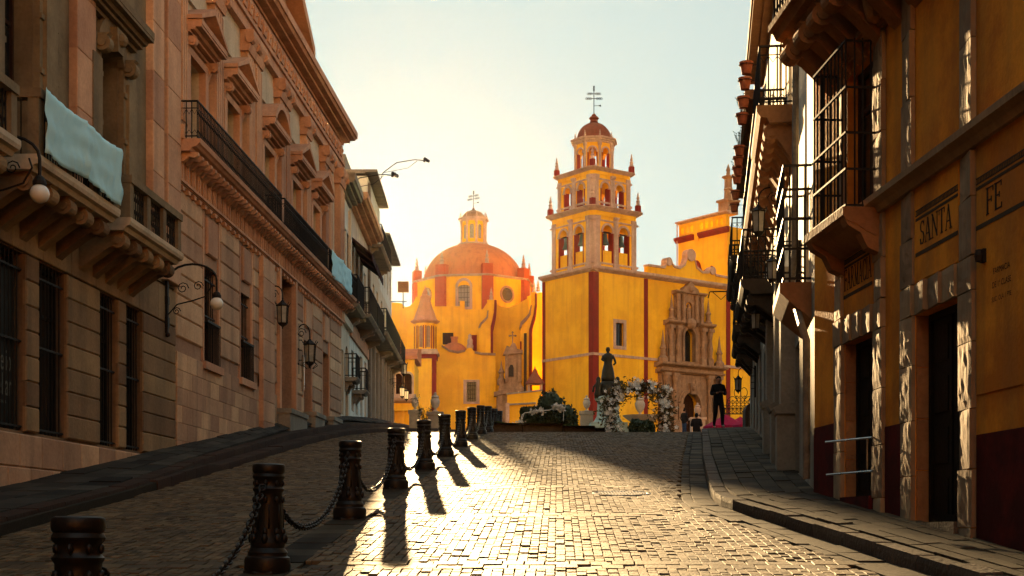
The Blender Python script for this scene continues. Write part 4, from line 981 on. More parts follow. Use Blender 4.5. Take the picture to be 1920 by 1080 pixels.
def border(a, b_, z0, z1):
    q = R1.mb(); q.box(a, b_, .012, .016, z1, z1+.028)
    R1.part(q, 'painted_border', M['bandp'])
    q = R1.mb(); q.box(a, b_, .012, .016, z1+.05, z1+.062); q.box(a, b_, .012, .016, z1+.1, z1+.112)
    for x in np.arange(a+.01, b_-.02, .035): q.box(x, x+.016, .012, .0165, z1+.062, z1+.1)
    R1.part(q, 'painted_frieze', M['bandp'])
    q = R1.mb(); q.box(a, b_, .012, .016, z0-.06, z0-.02); R1.part(q, 'painted_line', M['bandp'])
for a, b_ in ((13.28,14.46),(15.81,16.89),(10.05,11.15)):
    zb = 4.05
    q = R1.mb(); q.box(a, b_, .0, .012, zb, 5.02); R1.part(q, 'painted_panel', M['ochre'])
border(13.28, 14.42, 4.36, 4.66); serif('SANTA', 14.30, 13.42, 4.40, .24, .012)
border(15.81, 16.89, 4.33, 4.62); serif('FARMACIA', 16.87, 15.83, 4.36, .25, .012)
q = R1.mb(); q.box(11.5, 12.84, 0, .012, 2.76, 5.02); R1.part(q, 'painted_panel', M['ochre'])
border(11.5, 12.84, 4.30, 4.60); serif('FE', 12.62, 12.25, 4.33, .24, .012)
for i, (s, sz) in enumerate((('FARMACIA', .075), ('DE 1ª CLASE', .075), ('SUC. OLA 1 PTE', .06))):
    text_mesh(s, sz, 'ink', R1.root, lambda x, y, i=i: R1.m(12.28-x, .0135, 3.78-.12*i+y), name='lettering')
# string cornice between the storeys
q = R1.mb(); q.prof([(0,5.0),(.06,5.0),(.09,5.06),(.16,5.1),(.17,5.16),(.05,5.22),(0,5.22)], 8, 15.78); R1.part(q, 'string_course', M['frame'])
# caged window on a moulded stone sill
q = R1.mb(); q.prof([(0,4.74),(.08,4.75),(.18,4.8),(.3,4.88),(.4,4.92),(.44,4.97),(.44,5.06),(0,5.06)], 15.5, 17.05); sill = R1.part(q, 'window_ledge', M['corbel'])
for x in (15.6, 16.95): q = R1.mb(); q.prof([(0,4.76),(.42,4.94),(.38,4.86),(.24,4.78),(.16,4.62),(.0,4.55)], x-.09, x+.09); R1.part(q, 'ledge_bracket', M['corbel'], sill)
win(R1, 16.3, 1.0, 5.2, 6.9, .2, kind='sash', frame='wood')
stack(15.38, 15.78, 5.25, 6.95, .6, .035); stack(16.82, 17.1, 5.25, 6.95, .6, .035)
cg = R1.mb(); oo = .36; a, b_ = 15.66, 16.92; z0, z1 = 5.06, 6.95
cage = bpy.data.objects.new('window_cage', None); C.objects.link(cage); cage.parent = R1.root
bars = [(x, oo) for x in np.linspace(a, b_, 10)]+[(x, y) for x in (a, b_) for y in np.linspace(.08, oo-.1, 3)]
bm_ = None
for x, y in bars:
    q = MB(lambda u, o, z: (u, o, z)); 
    if bm_ is None: q.tube([(0,0,0),(0,0,z1-z0)], .0105, 5); bm_ = q.mesh('bar'); bm_.materials.append(M['iron'])
    o = link('bar', bm_, None, cage, loc=R1.m(x, y, z0))
for zz in (5.1, 5.5, 5.9, 6.4, 6.91):
    q = R1.mb(); q.box(a-.02, b_+.02, oo-.012, oo+.012, zz, zz+.022); q.box(a-.012, a+.012, 0, oo-.012, zz, zz+.022); q.box(b_-.012, b_+.012, 0, oo-.012, zz, zz+.022); part(q, 'cross_bar', M['iron'], cage)
# big balcony with scroll consoles above
q = R1.mb(); q.prof([(0,7.47),(.54,7.47),(.57,7.55),(.65,7.57),(.69,7.65),(.75,7.67),(.75,7.75),(0,7.75)], 13.0, 17.6); slab = R1.part(q, 'balcony_slab', M['corbel'])
for x in np.linspace(13.2, 17.35, 8): scroll(R1, x, .26, 7.47, .62, .62, 'corbel', 'corbel', slab)
q = R1.mb(); q.cornice(15.2, 17.6, 6.98, 7.12, .14); R1.part(q, 'window_head', M['corbel'])
railing(R1, 13.05, 17.55, .68, 7.75, 8.75, .13, parent=slab, deco=True, r=.015)
q = R1.mb(); q.lathe([(.02,7.0),(.1,7.05),(.14,7.2),(.16,7.4),(.2,7.45)], 15.35, .12, 0, 10); R1.part(q, 'drop_ornament', M['corbel'])
for c in (16.35, 13.2): win(R1, c, 1.1, 7.75, 10.0, .35, kind='door', frame='wood', name='balcony_door')
# handrail at the second door
hr = thing('handrail', 'bare metal two-bar handrail projecting beside the pharmacy door', 'handrail', R1.root.matrix_basis @ Vector(R1.m(15.72, 0, 2.0)), R1.root.rotation_euler.z)
b = MB()
for z, l in ((.56, .46), (.19, .45)): b.tube([(0,.0,z),(0,.05,z),(.38,l,z-.03)], .013, 6)
b.tube([(.04,.09,.19),(.04,.09,.56)], .01, 6); part(b, 'bars', M['steel'], hr)
# camera-like fixture on the pharmacy wall
fx = thing('wall_fixture', 'small black fixture on the ochre wall right of the pharmacy door', 'fixture', R1.root.matrix_basis @ Vector(R1.m(12.65, .012, 3.98)), R1.root.rotation_euler.z)
b = MB(); b.box(-.04, .04, 0, .03, -.06, .06); part(b, 'plate', M['iron'], fx)
b = MB(); b.lathe([(.002,-.06),(.035,-.05),(.045,0),(.035,.05),(.002,.06)], 0, .05, 0, 8); part(b, 'body', M['iron'], fx)
lantern(R1, 11.4, 7.4, .6, 1.0, 'black iron lantern cut by the top right corner of the picture')

# ---- farther right fronts, bending away
def rbuild(name, lab, D0, D1, z0, zt, low, up, ops, opu, zm):
    F = Front(name, lab, 'house', 1.4, .137, D0, z0, 1)
    q = F.mb(); q.wall(D0+.01, D1, z0-.6, zm, ops, -.45, 0); F.part(q, 'lower_wall', M[low])
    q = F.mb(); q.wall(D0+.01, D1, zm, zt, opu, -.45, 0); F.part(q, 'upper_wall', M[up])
    q = F.mb(); q.box(D0+.01, D0+.3, -6, -.46, z0-.6, zt); q.box(D1-.3, D1, -6, -.46, z0-.6, zt); F.part(q, 'side_wall', M[up])
    q = F.mb(); q.box(D0+.3, D1-.3, -6, -.46, zt-.2, zt-.01); F.part(q, 'roof', M['greyst'])
    q = F.mb(); q.box(D0+.4, D1-.4, -.95, -.9, z0, zt-.3); F.part(q, 'inner_wall', M['doordark'])
    for o in ops: win(F, *o[:4], .35, kind='door', frame='doordark', name='door')
    for o in opu: win(F, *o[:4], .3, kind='sash', frame='wood')
    q = F.mb(); q.cornice(D0, D1+.1, zt-.2, zt+.3, .45, -.4, 4); F.part(q, 'cornice', M['corbel'])
    return F
Ra = rbuild('cream_balcony_house', 'sunlit cream house with scroll-bracketed balcony beyond the pharmacy', 18.22, 25.6, 1.95, 11.6, 'greyst', 'cream',
            [(20.1,1.0,2.25,4.2,0),(22.0,1.0,2.4,4.4,0),(24.2,1.0,2.7,4.6,0)], [(20.0,1.0,4.95,6.3,0),(23.9,1.0,8.4,10.4,0),(20.6,1.0,8.4,10.4,0),(23.9,.9,5.2,6.9,0)], 4.75)
q = Ra.mb(); q.prof([(0,4.35),(.3,4.6),(.42,4.72),(.42,4.85),(0,4.85)], 19.0, 21.0); Ra.part(q, 'window_ledge', M['corbel'])
cage = bpy.data.objects.new('window_cage', None); C.objects.link(cage); cage.parent = Ra.root
bm2 = MB(); bm2.tube([(0,0,0),(0,0,1.6)], .013, 5); bm2 = bm2.mesh('bar'); bm2.materials.append(M['iron'])
for x, y in [(x, .36) for x in np.linspace(19.1, 20.9, 13)]+[(x, y) for x in (19.1, 20.9) for y in (.08, .18, .28)]: link('bar', bm2, None, cage, loc=Ra.m(x, y, 4.85))
for zz in (4.9, 5.3, 5.7, 6.1, 6.42):
    q = Ra.mb(); q.box(19.08, 20.92, .345, .375, zz, zz+.03); q.box(19.085, 19.115, 0, .345, zz, zz+.03); q.box(20.885, 20.915, 0, .345, zz, zz+.03); part(q, 'cross_bar', M['iron'], cage)
def big_balcony(F, D0, D1, z, o=.62, h=.95, nco=5, mt='corbel', drop=.6):
    q = F.mb(); q.prof([(0,z-.28),(o-.2,z-.28),(o-.16,z-.2),(o-.06,z-.18),(o,z-.1),(o,z),(0,z)], D0, D1); s = F.part(q, 'balcony_slab', M[mt])
    for x in np.linspace(D0+.25, D1-.25, nco): scroll(F, x, .26, z-.28, o-.12, drop, mt, 'corbel', s)
    railing(F, D0+.04, D1-.04, o-.05, z, z+h, .12, parent=s, deco=True, r=.013); return s
big_balcony(Ra, 22.6, 25.5, 8.3, .6, .95, 5)
q = Ra.mb(); q.tube([(18.5,.1,2.2),(18.5,.1,4.0),(18.55,.16,4.2),(20.3,.2,5.0),(20.6,.12,5.6),(20.6,.1,11)], .05, 7); Ra.part(q, 'downpipe', M['pipe'])
Rb = rbuild('flowerpot_house', 'house with a long iron balcony hung with clay flower pots', 25.62, 35.4, 2.7, 12.6, 'greyst', 'cream',
            [(27,1.1,3.0,5.2,0),(29.5,1.1,3.3,5.4,0),(32,1.1,3.5,5.7,0),(34.2,1.1,3.7,5.8,0)], [(27,1,8.6,10.8,0),(30,1,8.6,10.8,0),(33,1,8.6,10.8,0)], 6.0)
big_balcony(Rb, 25.7, 35.3, 8.55, .54, .95, 11)
for D0, D1, z in ((27,29.2,6.3),(30.6,32.8,6.5)): big_balcony(Rb, D0, D1, z, .75, .95, 3, 'shutter', .5)
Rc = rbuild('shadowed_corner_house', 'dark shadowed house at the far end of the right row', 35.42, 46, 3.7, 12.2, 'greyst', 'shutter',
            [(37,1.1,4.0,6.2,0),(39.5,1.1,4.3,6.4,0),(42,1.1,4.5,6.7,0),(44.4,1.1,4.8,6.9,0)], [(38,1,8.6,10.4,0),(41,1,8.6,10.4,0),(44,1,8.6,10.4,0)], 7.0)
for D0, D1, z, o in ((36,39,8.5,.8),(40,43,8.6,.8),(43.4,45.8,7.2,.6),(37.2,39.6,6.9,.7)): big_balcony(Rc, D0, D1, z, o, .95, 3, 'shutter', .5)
# stone pedestals at the foot of the row
for D_, F in ((24.9, Ra), (22.9, Ra), (28.3, Rb)):
    zz = zr(D_)+.2
    q = F.mb(); q.box(D_-.3, D_+.3, 0, .28, zz-.3, zz+.85); q.prof([(0,zz+.85),(.3,zz+.85),(.34,zz+.95),(.2,zz+1.02),(0,zz+1.02)], D_-.34, D_+.34); q.box(D_-.26, D_+.26, 0, .22, zz+1.02, zz+3.2); F.part(q, 'pilaster', M['greyst'])
# flower pots on the long balcony
b = MB(); b.lathe([(.07,0),(.1,.0),(.135,.2),(.155,.2),(.16,.26),(.14,.26),(.12,.21),(.002,.2)], n=14); me_pot = b.mesh('pot'); smooth_mesh(me_pot, .6); me_pot.materials.append(M['terr'])
b = MB(); b.tube([(.165*math.cos(t), .165*math.sin(t), .2) for t in np.linspace(0, 2*PI, 13)[:-1]], .008, 4, close=True); b.tube([(0,-.3,.2),(0,-.16,.2)], .008, 4); b.tube([(0,-.3,.42),(0,-.3,.1)], .01, 4); me_hold = b.mesh('pot_ring'); me_hold.materials.append(M['iron'])
b = MB()
for k in range(16):
    a = 2*PI*rng.random(); t = .5*rng.random(); l = .25+.3*rng.random()
    b.tube([(0,0,.2),(.5*l*math.sin(t)*math.cos(a), .5*l*math.sin(t)*math.sin(a), .2+l*.6),(l*math.sin(t)*math.cos(a+.4), l*math.sin(t)*math.sin(a+.4), .2+l)], .005, 3)
    p = Vector((l*math.sin(t)*math.cos(a+.4), l*math.sin(t)*math.sin(a+.4), .2+l)); w = .04
    b.poly([p+Vector((w,0,0)), p+Vector((0,w,.02)), p+Vector((-w,0,0)), p+Vector((0,-w,-.02))])
me_plant = b.mesh('plant'); me_plant.materials.append(M['leaf'])
pd = [24.1,24.95,26.05,27.1,29.4,30.25,31.1,31.8,33.3,34.6]
pl_ = ['topmost and nearest of the clay pots','second from the top','third from the top','fourth from the top','fifth from the top','sixth from the top','seventh from the top','eighth from the top','ninth from the top','lowest and farthest of the clay pots']
for k, D_ in enumerate(pd):
    F = Ra if D_ < 25.6 else Rb
    w = F.root.matrix_basis @ Vector(F.m(D_, .72, 9.28))
    lab = f'{pl_[k]} hung outside the right balcony railing' if k in (0, 9) else f'clay flower pot hung on the right balcony railing, {pl_[k]}'
    t = thing('flower_pot', lab, 'flower pot', w, F.root.rotation_euler.z, 'clay pots on the right balcony')
    t.scale = (.78,)*3
    link('pot', me_pot, None, t); link('pot_ring', me_hold, None, t)
    if k in (3, 4, 7): link('plant', me_plant, None, t)
lantern(Rb, 26.9, 7.05, .42, .75, 'large black street lantern high on the right row below the clay pots')
lantern(Ra, 21.2, 5.2, .42, .5, 'black lantern beside the small caged window on the right')
lantern(Rb, 27.6, 5.35, .45, .55, 'lower black lantern on the flowerpot house')
lantern(Rc, 40.5, 5.4, .5, .6, 'small dark lantern low on the shadowed corner house')
# loose wire loops and a small bracket on the right row
wr = thing('wall_bracket', 'thin iron bracket with hook sticking out of the far right row', 'bracket', Rc.root.matrix_basis @ Vector(Rc.m(44, .6, 8.9)), Rc.root.rotation_euler.z)
b = MB(); b.tube([(0,0,0),(0,.7,0)], .02, 5); b.tube([(0,.7,0),(0,.75,-.2)], .018, 5); part(b, 'arm', M['iron'], wr)
b = MB(); b.tube([(0,.1,-.02),(0,.35,-.25),(0,.6,-.02)], .012, 5); part(b, 'stay', M['iron'], wr)
# antennas on the right roofs
for D_, F, z, lab in ((27, Rb, 12.9, 'leafless television aerial on the flowerpot house roof'),):
    t = thing('roof_aerial', lab, 'aerial', F.root.matrix_basis @ Vector(F.m(D_, .1, z)), F.root.rotation_euler.z)
    b = MB(); b.tube([(0,0,0),(0,0,1.8)], .015, 5); part(b, 'mast', M['iron'], t)
    b = MB()
    for k in range(6): b.tube([(-.25,0,1.2+.1*k),(.25,0,1.2+.1*k)], .008, 4)
    part(b, 'elements', M['iron'], t, kind='stuff')

# unseen house added behind the camera to block sky and darken the lane
RH = thing('sky_block_house', 'plain ochre house added unseen behind the viewer to block sky light', 'house', (0, -36, zr(-36)))
b = MB(lambda u, o, z: (u, o, z)); b.wall(-14, 12, -1, 15.5, [(-6,1.2,6,8.4,0),(-1,1.2,6,8.4,0),(4,1.2,6,8.4,0),(-1,1.6,0,2.8,.4)], -6, 0); part(b, 'wall', M['ochre'], RH)
b = MB(lambda u, o, z: (u, o, z)); b.box(-14.3, 12.3, -6.3, .4, 15.5, 15.9); part(b, 'roof', M['greyst'], RH)
for u in (-6, -1, 4): b = MB(lambda u, o, z: (u, o, z)); b.box(u-.6, u+.6, -.4, -.3, 6, 8.4); part(b, 'window', M['glass'], RH)
# ------------------------------------------------------------------ the church: bell tower and portal front
CH = thing('yellow_church', 'yellow church with a tall three-stage bell tower and carved stone portal', 'church', (9.4, 165, 12.3), math.atan2(.6, .8))
ZB = 12.3
mr = lambda u, o, z: (u, -o, z-ZB)                 # portal front
ml = lambda u, o, z: (-o, u, z-ZB)                 # left flank of the tower
def vprism(mb, pts, z0, z1, top=None):
    a = [mb.p((x, y, z0-ZB)) for x, y in pts]; b_ = [mb.p((x, y, z1-ZB)) for x, y in (top or pts)]; n = len(pts)
    mb.fi(a[::-1]); mb.fi(b_)
    for k in range(n): mb.fi((a[k], a[(k+1)%n], b_[(k+1)%n], b_[k]))
def rect(a0, a1, b0, b1, o=0, ch=0):
    a0 -= o; a1 += o; b0 -= o; b1 += o
    if not ch: return [(a0,b0),(a1,b0),(a1,b1),(a0,b1)]
    return [(a0+ch,b0),(a1-ch,b0),(a1,b0+ch),(a1,b1-ch),(a1-ch,b1),(a0+ch,b1),(a0,b1-ch),(a0,b0+ch)]
def ring_cornice(mb, a0, a1, b0, b1, z0, z1, o, ch=0, k=4):
    for i in range(k):
        oo = o*((i+1)/k)**.8; vprism(mb, rect(a0,a1,b0,b1,oo,ch), z0+(z1-z0)*i/k, z0+(z1-z0)*(i+1)/k-.002)
def dome_profile(r, h, n=10, e=1.): return [(max(r*math.cos(PI/2*i/n)**e, .01), h*math.sin(PI/2*i/n)) for i in range(n+1)]
def pinnacle(parent, x, y, z, s, base=True, mt='cstone'):
    q = MB()
    if base: q.box(x-.34*s, x+.34*s, y-.34*s, y+.34*s, z-ZB, z-ZB+1.1*s)
    p = part(q, 'pinnacle', M['cred'], parent) if base else None
    q = MB(); h = 1.1*s if base else 0
    q.lathe([(.4*s,0),(.42*s,.1*s),(.3*s,.2*s),(.24*s,.5*s),(.34*s,.7*s),(.2*s,.85*s),(.16*s,1.0*s),(.26*s,1.15*s),(.1*s,1.6*s),(.13*s,1.7*s),(.02*s,2.1*s)], x, y, z-ZB+h, 8)
    return part(q, 'pinnacle' if p is None else 'spike', M[mt], p or parent)
# tower shaft and front wall
q = MB(mr); q.wall(0, 8.3, ZB-1, 31.4, [(4.1,1.25,23.0,25.7,0)], -.8, 0); part(q, 'tower_wall', M['yellow'], CH)
q = MB(ml); q.box(.002, 9.5, -.8, 0, ZB-1, 31.4); part(q, 'tower_wall', M['yellow'], CH)
q = MB(); q.box(7.5, 8.3, .8, 9.5, -1, 19.1); q.box(.8, 7.5, 8.7, 9.5, -1, 19.1); part(q, 'tower_wall', M['yellow'], CH)
q = MB(mr); q.wall(8.3, 30, ZB-1, 31.4, [(15.3,3.0,ZB-.9,18.1,1.5),(15.2,1.8,21.9,25.9,.9)], -.9, -.15); part(q, 'front_wall', M['yellow'], CH)
q = MB(mr); q.box(8.4, 29.9, -3, -2.9, ZB-1, 30.5); part(q, 'inner_wall', M['doordark'], CH)
for m_, a, b_ in ((mr,.0,.85),(mr,7.95,8.55),(mr,21.9,22.6),(ml,.0,.75),(ml,8.95,9.5)):
    q = MB(m_); q.box(a-.02, b_, -.1, .05 if a < 20 else -.1+.02, ZB-.8, 31.35); part(q, 'corner_strip', M['cred'], CH)
q = MB(mr); q.box(21.9, 22.6, -.15, -.1, ZB-.8, 31.35); part(q, 'corner_strip', M['cred'], CH)
for m_, a, b_ in ((mr,-.08,10.1),(mr,20.6,30),(ml,-.08,9.55)):
    q = MB(m_); q.box(a, b_, -.1, .09, 21.65, 21.95); part(q, 'string_course', M['cstone'], CH)
q = MB(mr); q.cornice(-.3, 30, 31.35, 32.0, .55, -.6, 4); part(q, 'cornice', M['cstone'], CH)
q = MB(ml); q.cornice(-.3, 9.7, 31.35, 32.0, .54, -.6, 4); part(q, 'cornice', M['cstone'], CH)
q = MB(); q.box(0, 8.3, 0, 9.5, 19.3, 19.68); part(q, 'tower_floor', M['cstone'], CH)
# small window with pale stone frame
for a, b_, c, d in ((3.1,3.48,22.6,26.1),(4.72,5.1,22.6,26.1),(3.48,4.72,25.7,26.1),(3.48,4.72,22.6,23.0)):
    q = MB(mr); q.box(a, b_, -.1, .07, c, d); part(q, 'window_frame', M['cstone'], CH)
class PF:                                           # lets win() work on church walls
    def __init__(s, m, root): s.m, s.root, s.side = m, root, 1
    def mb(s): return MB(s.m)
    def part(s, mb, name, mt, parent=None, **k): return part(mb, name, mt, parent or s.root, **k)
FR = PF(mr, CH); win(FR, 4.1, 1.25, 23.0, 25.7, .4, frame='wood')
# parapet over the front with scrolled outline
pp = [(8.6,32.0),(8.6,32.9),(11.2,32.9),(11.6,33.5),(12.3,33.7),(12.8,33.2),(13.8,33.1),(14.6,33.6),(15.0,34.6),(15.6,34.9),(16.2,34.6),(16.6,33.5),(17.6,33.0),(18.6,33.1),(19.0,33.5),(19.6,33.4),(19.9,32.9),(24.5,32.75),(24.5,32.0)]
q = MB(mr); q.prism(pp, -.7, .0); par = part(q, 'parapet', M['yellow'], CH)
q = MB(mr)
for (u0, z0), (u1, z1) in zip(pp[1:-2], pp[2:-1]): q.prism([(u0,z0-.02),(u1,z1-.02),(u1,z1+.24),(u0,z0+.24)], -.85, .18)
part(q, 'coping', M['cstone'], par)
for u, z, r in ((11.9,33.8,.5),(15.6,35.0,.75),(19.3,33.5,.5)):
    q = MB(mr); q.prism([(u+r*math.cos(a), z+r*math.sin(a)) for a in np.linspace(0, 2*PI, 15)[:-1]], -.75, .22); part(q, 'scroll', M['cstone'], par)
# ---- belfry stages
def face_maps(a0, a1, b0, b1):
    return [((lambda u, o, z: (u, b0-o, z-ZB)), a0, a1), ((lambda u, o, z: (a0-o, u, z-ZB)), b0, b1),
            ((lambda u, o, z: (u, b1+o, z-ZB)), a0, a1), ((lambda u, o, z: (a1+o, u, z-ZB)), b0, b1)]
def stage(a0, a1, b0, b1, z0, z1, w, zb, zt, zi, ch, bells):
    root = bpy.data.objects.new('belfry_stage', None); C.objects.link(root); root.parent = CH
    for fi_, (m_, u0, u1) in enumerate(face_maps(a0, a1, b0, b1)):
        L = u1-u0; cs = [u0+ch+(L-2*ch)*.25, u0+ch+(L-2*ch)*.75]
        q = MB(m_); q.wall(u0+ch*.9, u1-ch*.9, z0, z1, [(c, w, zb, zt, w/2) for c in cs], -.7, 0); part(q, 'stage_wall', M['yellow'], root)
        for c in cs:
            
            for s_ in (-1, 1): q = MB(m_); q.box(c+s_*(w/2+.08)-.09, c+s_*(w/2+.08)+.09, -.72, .03, zb-.2, zt-w/2); part(q, 'arch_jamb', M['cred'], root)
            q = MB(m_); q.arch(c, zt-w/2, w/2-.01, w/2+.24, -.05, .1, 12); q.box(c-w/2-.3, c-w/2+.02, -.2, .14, zt-w/2-.16, zt-w/2); q.box(c+w/2-.02, c+w/2+.3, -.2, .14, zt-w/2-.16, zt-w/2); part(q, 'archivolt', M['cstone'], root)
            if zi > zb:
                q = MB(m_); q.box(c-w/2, c+w/2, -.45, -.12, zb, zi); part(q, 'infill', M['yellow'], root)
            if bells and fi_ < 2:
                q = MB(m_); zz = zt-w/2-.1
                q.lathe([(.02,0),(.1,-.02),(.24,-.12),(.28,-.4),(.33,-.8),(.42,-1.1),(.52,-1.3),(.54,-1.36),(.48,-1.34)], c, -.5, zz, 14); be = part(q, 'bell', M['bell'], root, smooth=.6)
                q = MB(m_); q.box(c-w/2, c+w/2, -.58, -.42, zz, zz+.18)
                part(q, 'bell_beam', M['wood'], root)
        mid = (u0+u1)/2
        for c, hw in ((mid, .32),):
            q = MB(m_); q.box(c-hw, c+hw, -.1, .16, z0+.7, z1-.45); q.box(c-hw-.1, c+hw+.1, -.1, .26, z0, z0+.7); q.cornice(c-hw-.02, c+hw+.02, z1-.45, z1, .34, -.1, 3); part(q, 'pilaster', M['cstone'], root)
        q = MB(m_); q.box(u0, u1, -.1, .1, z0+.55, z0+.75); part(q, 'moulding', M['cstone'], root); q = MB(m_); q.box(u0, u1, -.1, .12, z1-.62, z1-.45); part(q, 'moulding', M['cstone'], root)
    for sa in (0, 1):
        for sb in (0, 1):
            x, y = (a0, a1)[sa], (b0, b1)[sb]; dx, dy = (1, -1)[sa], (1, -1)[sb]; e = .14
            pts = [(x-dx*e+dx*ch*.55, y-dy*e), (x+dx*ch, y-dy*e), (x+dx*ch, y+dy*.5), (x+dx*.5, y+dy*ch), (x-dx*e, y+dy*ch), (x-dx*e, y-dy*e+dy*ch*.55)]
            q = MB(); vprism(q, pts, z0+.7, z1-.45)
            cx, cy = x+dx*ch*.4, y+dy*ch*.4
            big = [(cx+(px-cx)*1.12, cy+(py-cy)*1.12) for px, py in pts]; vprism(q, big, z0, z0+.7); vprism(q, big, z1-.45, z1-.05)
            part(q, 'corner_pier', M['cstone'], root)
    return root
S1 = (.6, 7.7, .8, 8.7); S2 = (1.1, 7.2, 1.4, 8.1)
stage(*S1, 32.0, 38.2, 1.5, 32.7, 37.2, 34.2, 1.05, True)
stage(*S2, 39.3, 43.2, 1.15, 39.5, 42.35, 0, .85, False)
for S, z0, z1, o, ch in ((S1, 38.2, 38.75, .12, .55), (S2, 43.2, 43.6, .1, .45)):
    q = MB(); vprism(q, rect(*S, .1, ch), z0, z1); part(q, 'frieze', M['yellow'], CH)
q = MB(); ring_cornice(q, *S1, 38.75, 39.25, .7, .6); part(q, 'cornice', M['cstone'], CH)
q = MB(); ring_cornice(q, *S2, 43.6, 44.0, .55, .5); part(q, 'cornice', M['cstone'], CH)
for S, z, s in ((S1, 39.25, .78), (S2, 44.0, .75)):
    for x in S[:2]:
        for y in S[2:]: pinnacle(CH, x, y, z, s)
ca, cb = 4.15, 4.75
def octo(r, ph=PI/8): return [(ca+r*math.cos(ph+k*PI/4), cb+r*math.sin(ph+k*PI/4)) for k in range(8)]
oroot = bpy.data.objects.new('belfry_stage', None); C.objects.link(oroot); oroot.parent = CH
AP = 2.15
for k in range(8):
    th = k*PI/4; n = Vector((math.cos(th), math.sin(th))); t = Vector((-math.sin(th), math.cos(th)))
    m_ = lambda u, o, z, n=n, t=t: (ca+n.x*(AP+o)+t.x*u, cb+n.y*(AP+o)+t.y*u, z-ZB)
    hw = AP*math.tan(PI/8)
    q = MB(m_); q.wall(-hw, hw, 44.0, 47.5, [(0, .95, 44.2, 46.9, .475)], -.4, 0); part(q, 'stage_wall', M['yellow'], oroot)
    q = MB(m_); q.arch(0, 46.9-.475, .47, .64, -.05, .07, 10); q.box(-.66, -.46, -.2, .1, 46.3, 46.43); q.box(.46, .66, -.2, .1, 46.3, 46.43); part(q, 'archivolt', M['cstone'], oroot)
    q = MB(m_); q.box(-.62, -.47, -.41, .02, 44.0, 46.3); q.box(.47, .62, -.41, .02, 44.0, 46.3); part(q, 'arch_jamb', M['cred'], oroot)
    a = th+PI/8; x, y = ca+2.32*math.cos(a), cb+2.32*math.sin(a)
    q = MB(); q.lathe([(.24,0),(.24,.3),(.17,.4),(.17,3.0),(.26,3.25),(.26,3.5)], x, y, 44-ZB, 8); part(q, 'column', M['cstone'], oroot)
    pinnacle(oroot, ca+2.35*math.cos(a), cb+2.35*math.sin(a), 48.1, .42, False)
q = MB()
for i in range(3): vprism(q, octo(2.5+.22*i), 47.5+.2*i, 47.7+.2*i-.002)
part(q, 'cornice', M['cstone'], CH)
q = MB(); q.lathe([(2.15,0),(2.15,.15)]+[(r, h+.15) for r, h in dome_profile(2.1, 2.1)][:-1]+[(.5,2.3),(.42,2.6),(.62,2.75),(.5,2.95),(.3,3.0),(.28,3.2),(.02,3.4)], ca, cb, 48.1-ZB, 16); part(q, 'cupola', M['darkroof'], CH, smooth=.5)
def iron_cross(parent, x, y, z, h, ornate=True):
    q = MB(); q.tube([(x,y,z),(x,y,z+h)], .05, 6)
    d = Vector((.8, -.6, 0))                        # arms turned to the street
    for zz, w in ((.55, .9), (.72, .72)):
        zc = z+h*zz; q.tube([Vector((x,y,zc))-d*w, Vector((x,y,zc))+d*w], .045, 5)
        for s in (-1, 1):
            for k in range(3):
                c = Vector((x,y,zc))+d*(s*w*(.45+.27*k)); r = .13
                q.tube([c+d*(r*math.cos(t))+Vector((0,0,r*math.sin(t))) for t in np.linspace(0, 2*PI, 9)[:-1]], .03, 4, close=True)
    for k in range(3):
        c = Vector((x,y,z+h*(.85+.06*k))); q.tube([c+d*(.1*math.cos(t))+Vector((0,0,.1*math.sin(t))) for t in np.linspace(0, 2*PI, 9)[:-1]], .03, 4, close=True)
    q.prism([(0,0)]*0 or [(x,0)], 0, 0) if 0 else None
    part(q, 'iron_cross', M['iron'], parent)
    q = MB(); p0 = Vector((x,y,z+h*.3)); q.tube([p0, p0+d*.75], .03, 4); p1 = p0+d*.45
    a = [p1, p1+d*.4+Vector((0,0,.12)), p1+d*.4-Vector((0,0,.12))]; off = Vector((.6,.8,0))*.02
    q.poly([v-off for v in a]); q.poly([v+off for v in a])
    for i in range(3): q.poly([a[i]-off, a[(i+1)%3]-off, a[(i+1)%3]+off, a[i]+off])
    part(q, 'weather_vane', M['iron'], parent)
iron_cross(CH, ca, cb, 51.4-ZB, 3.4)
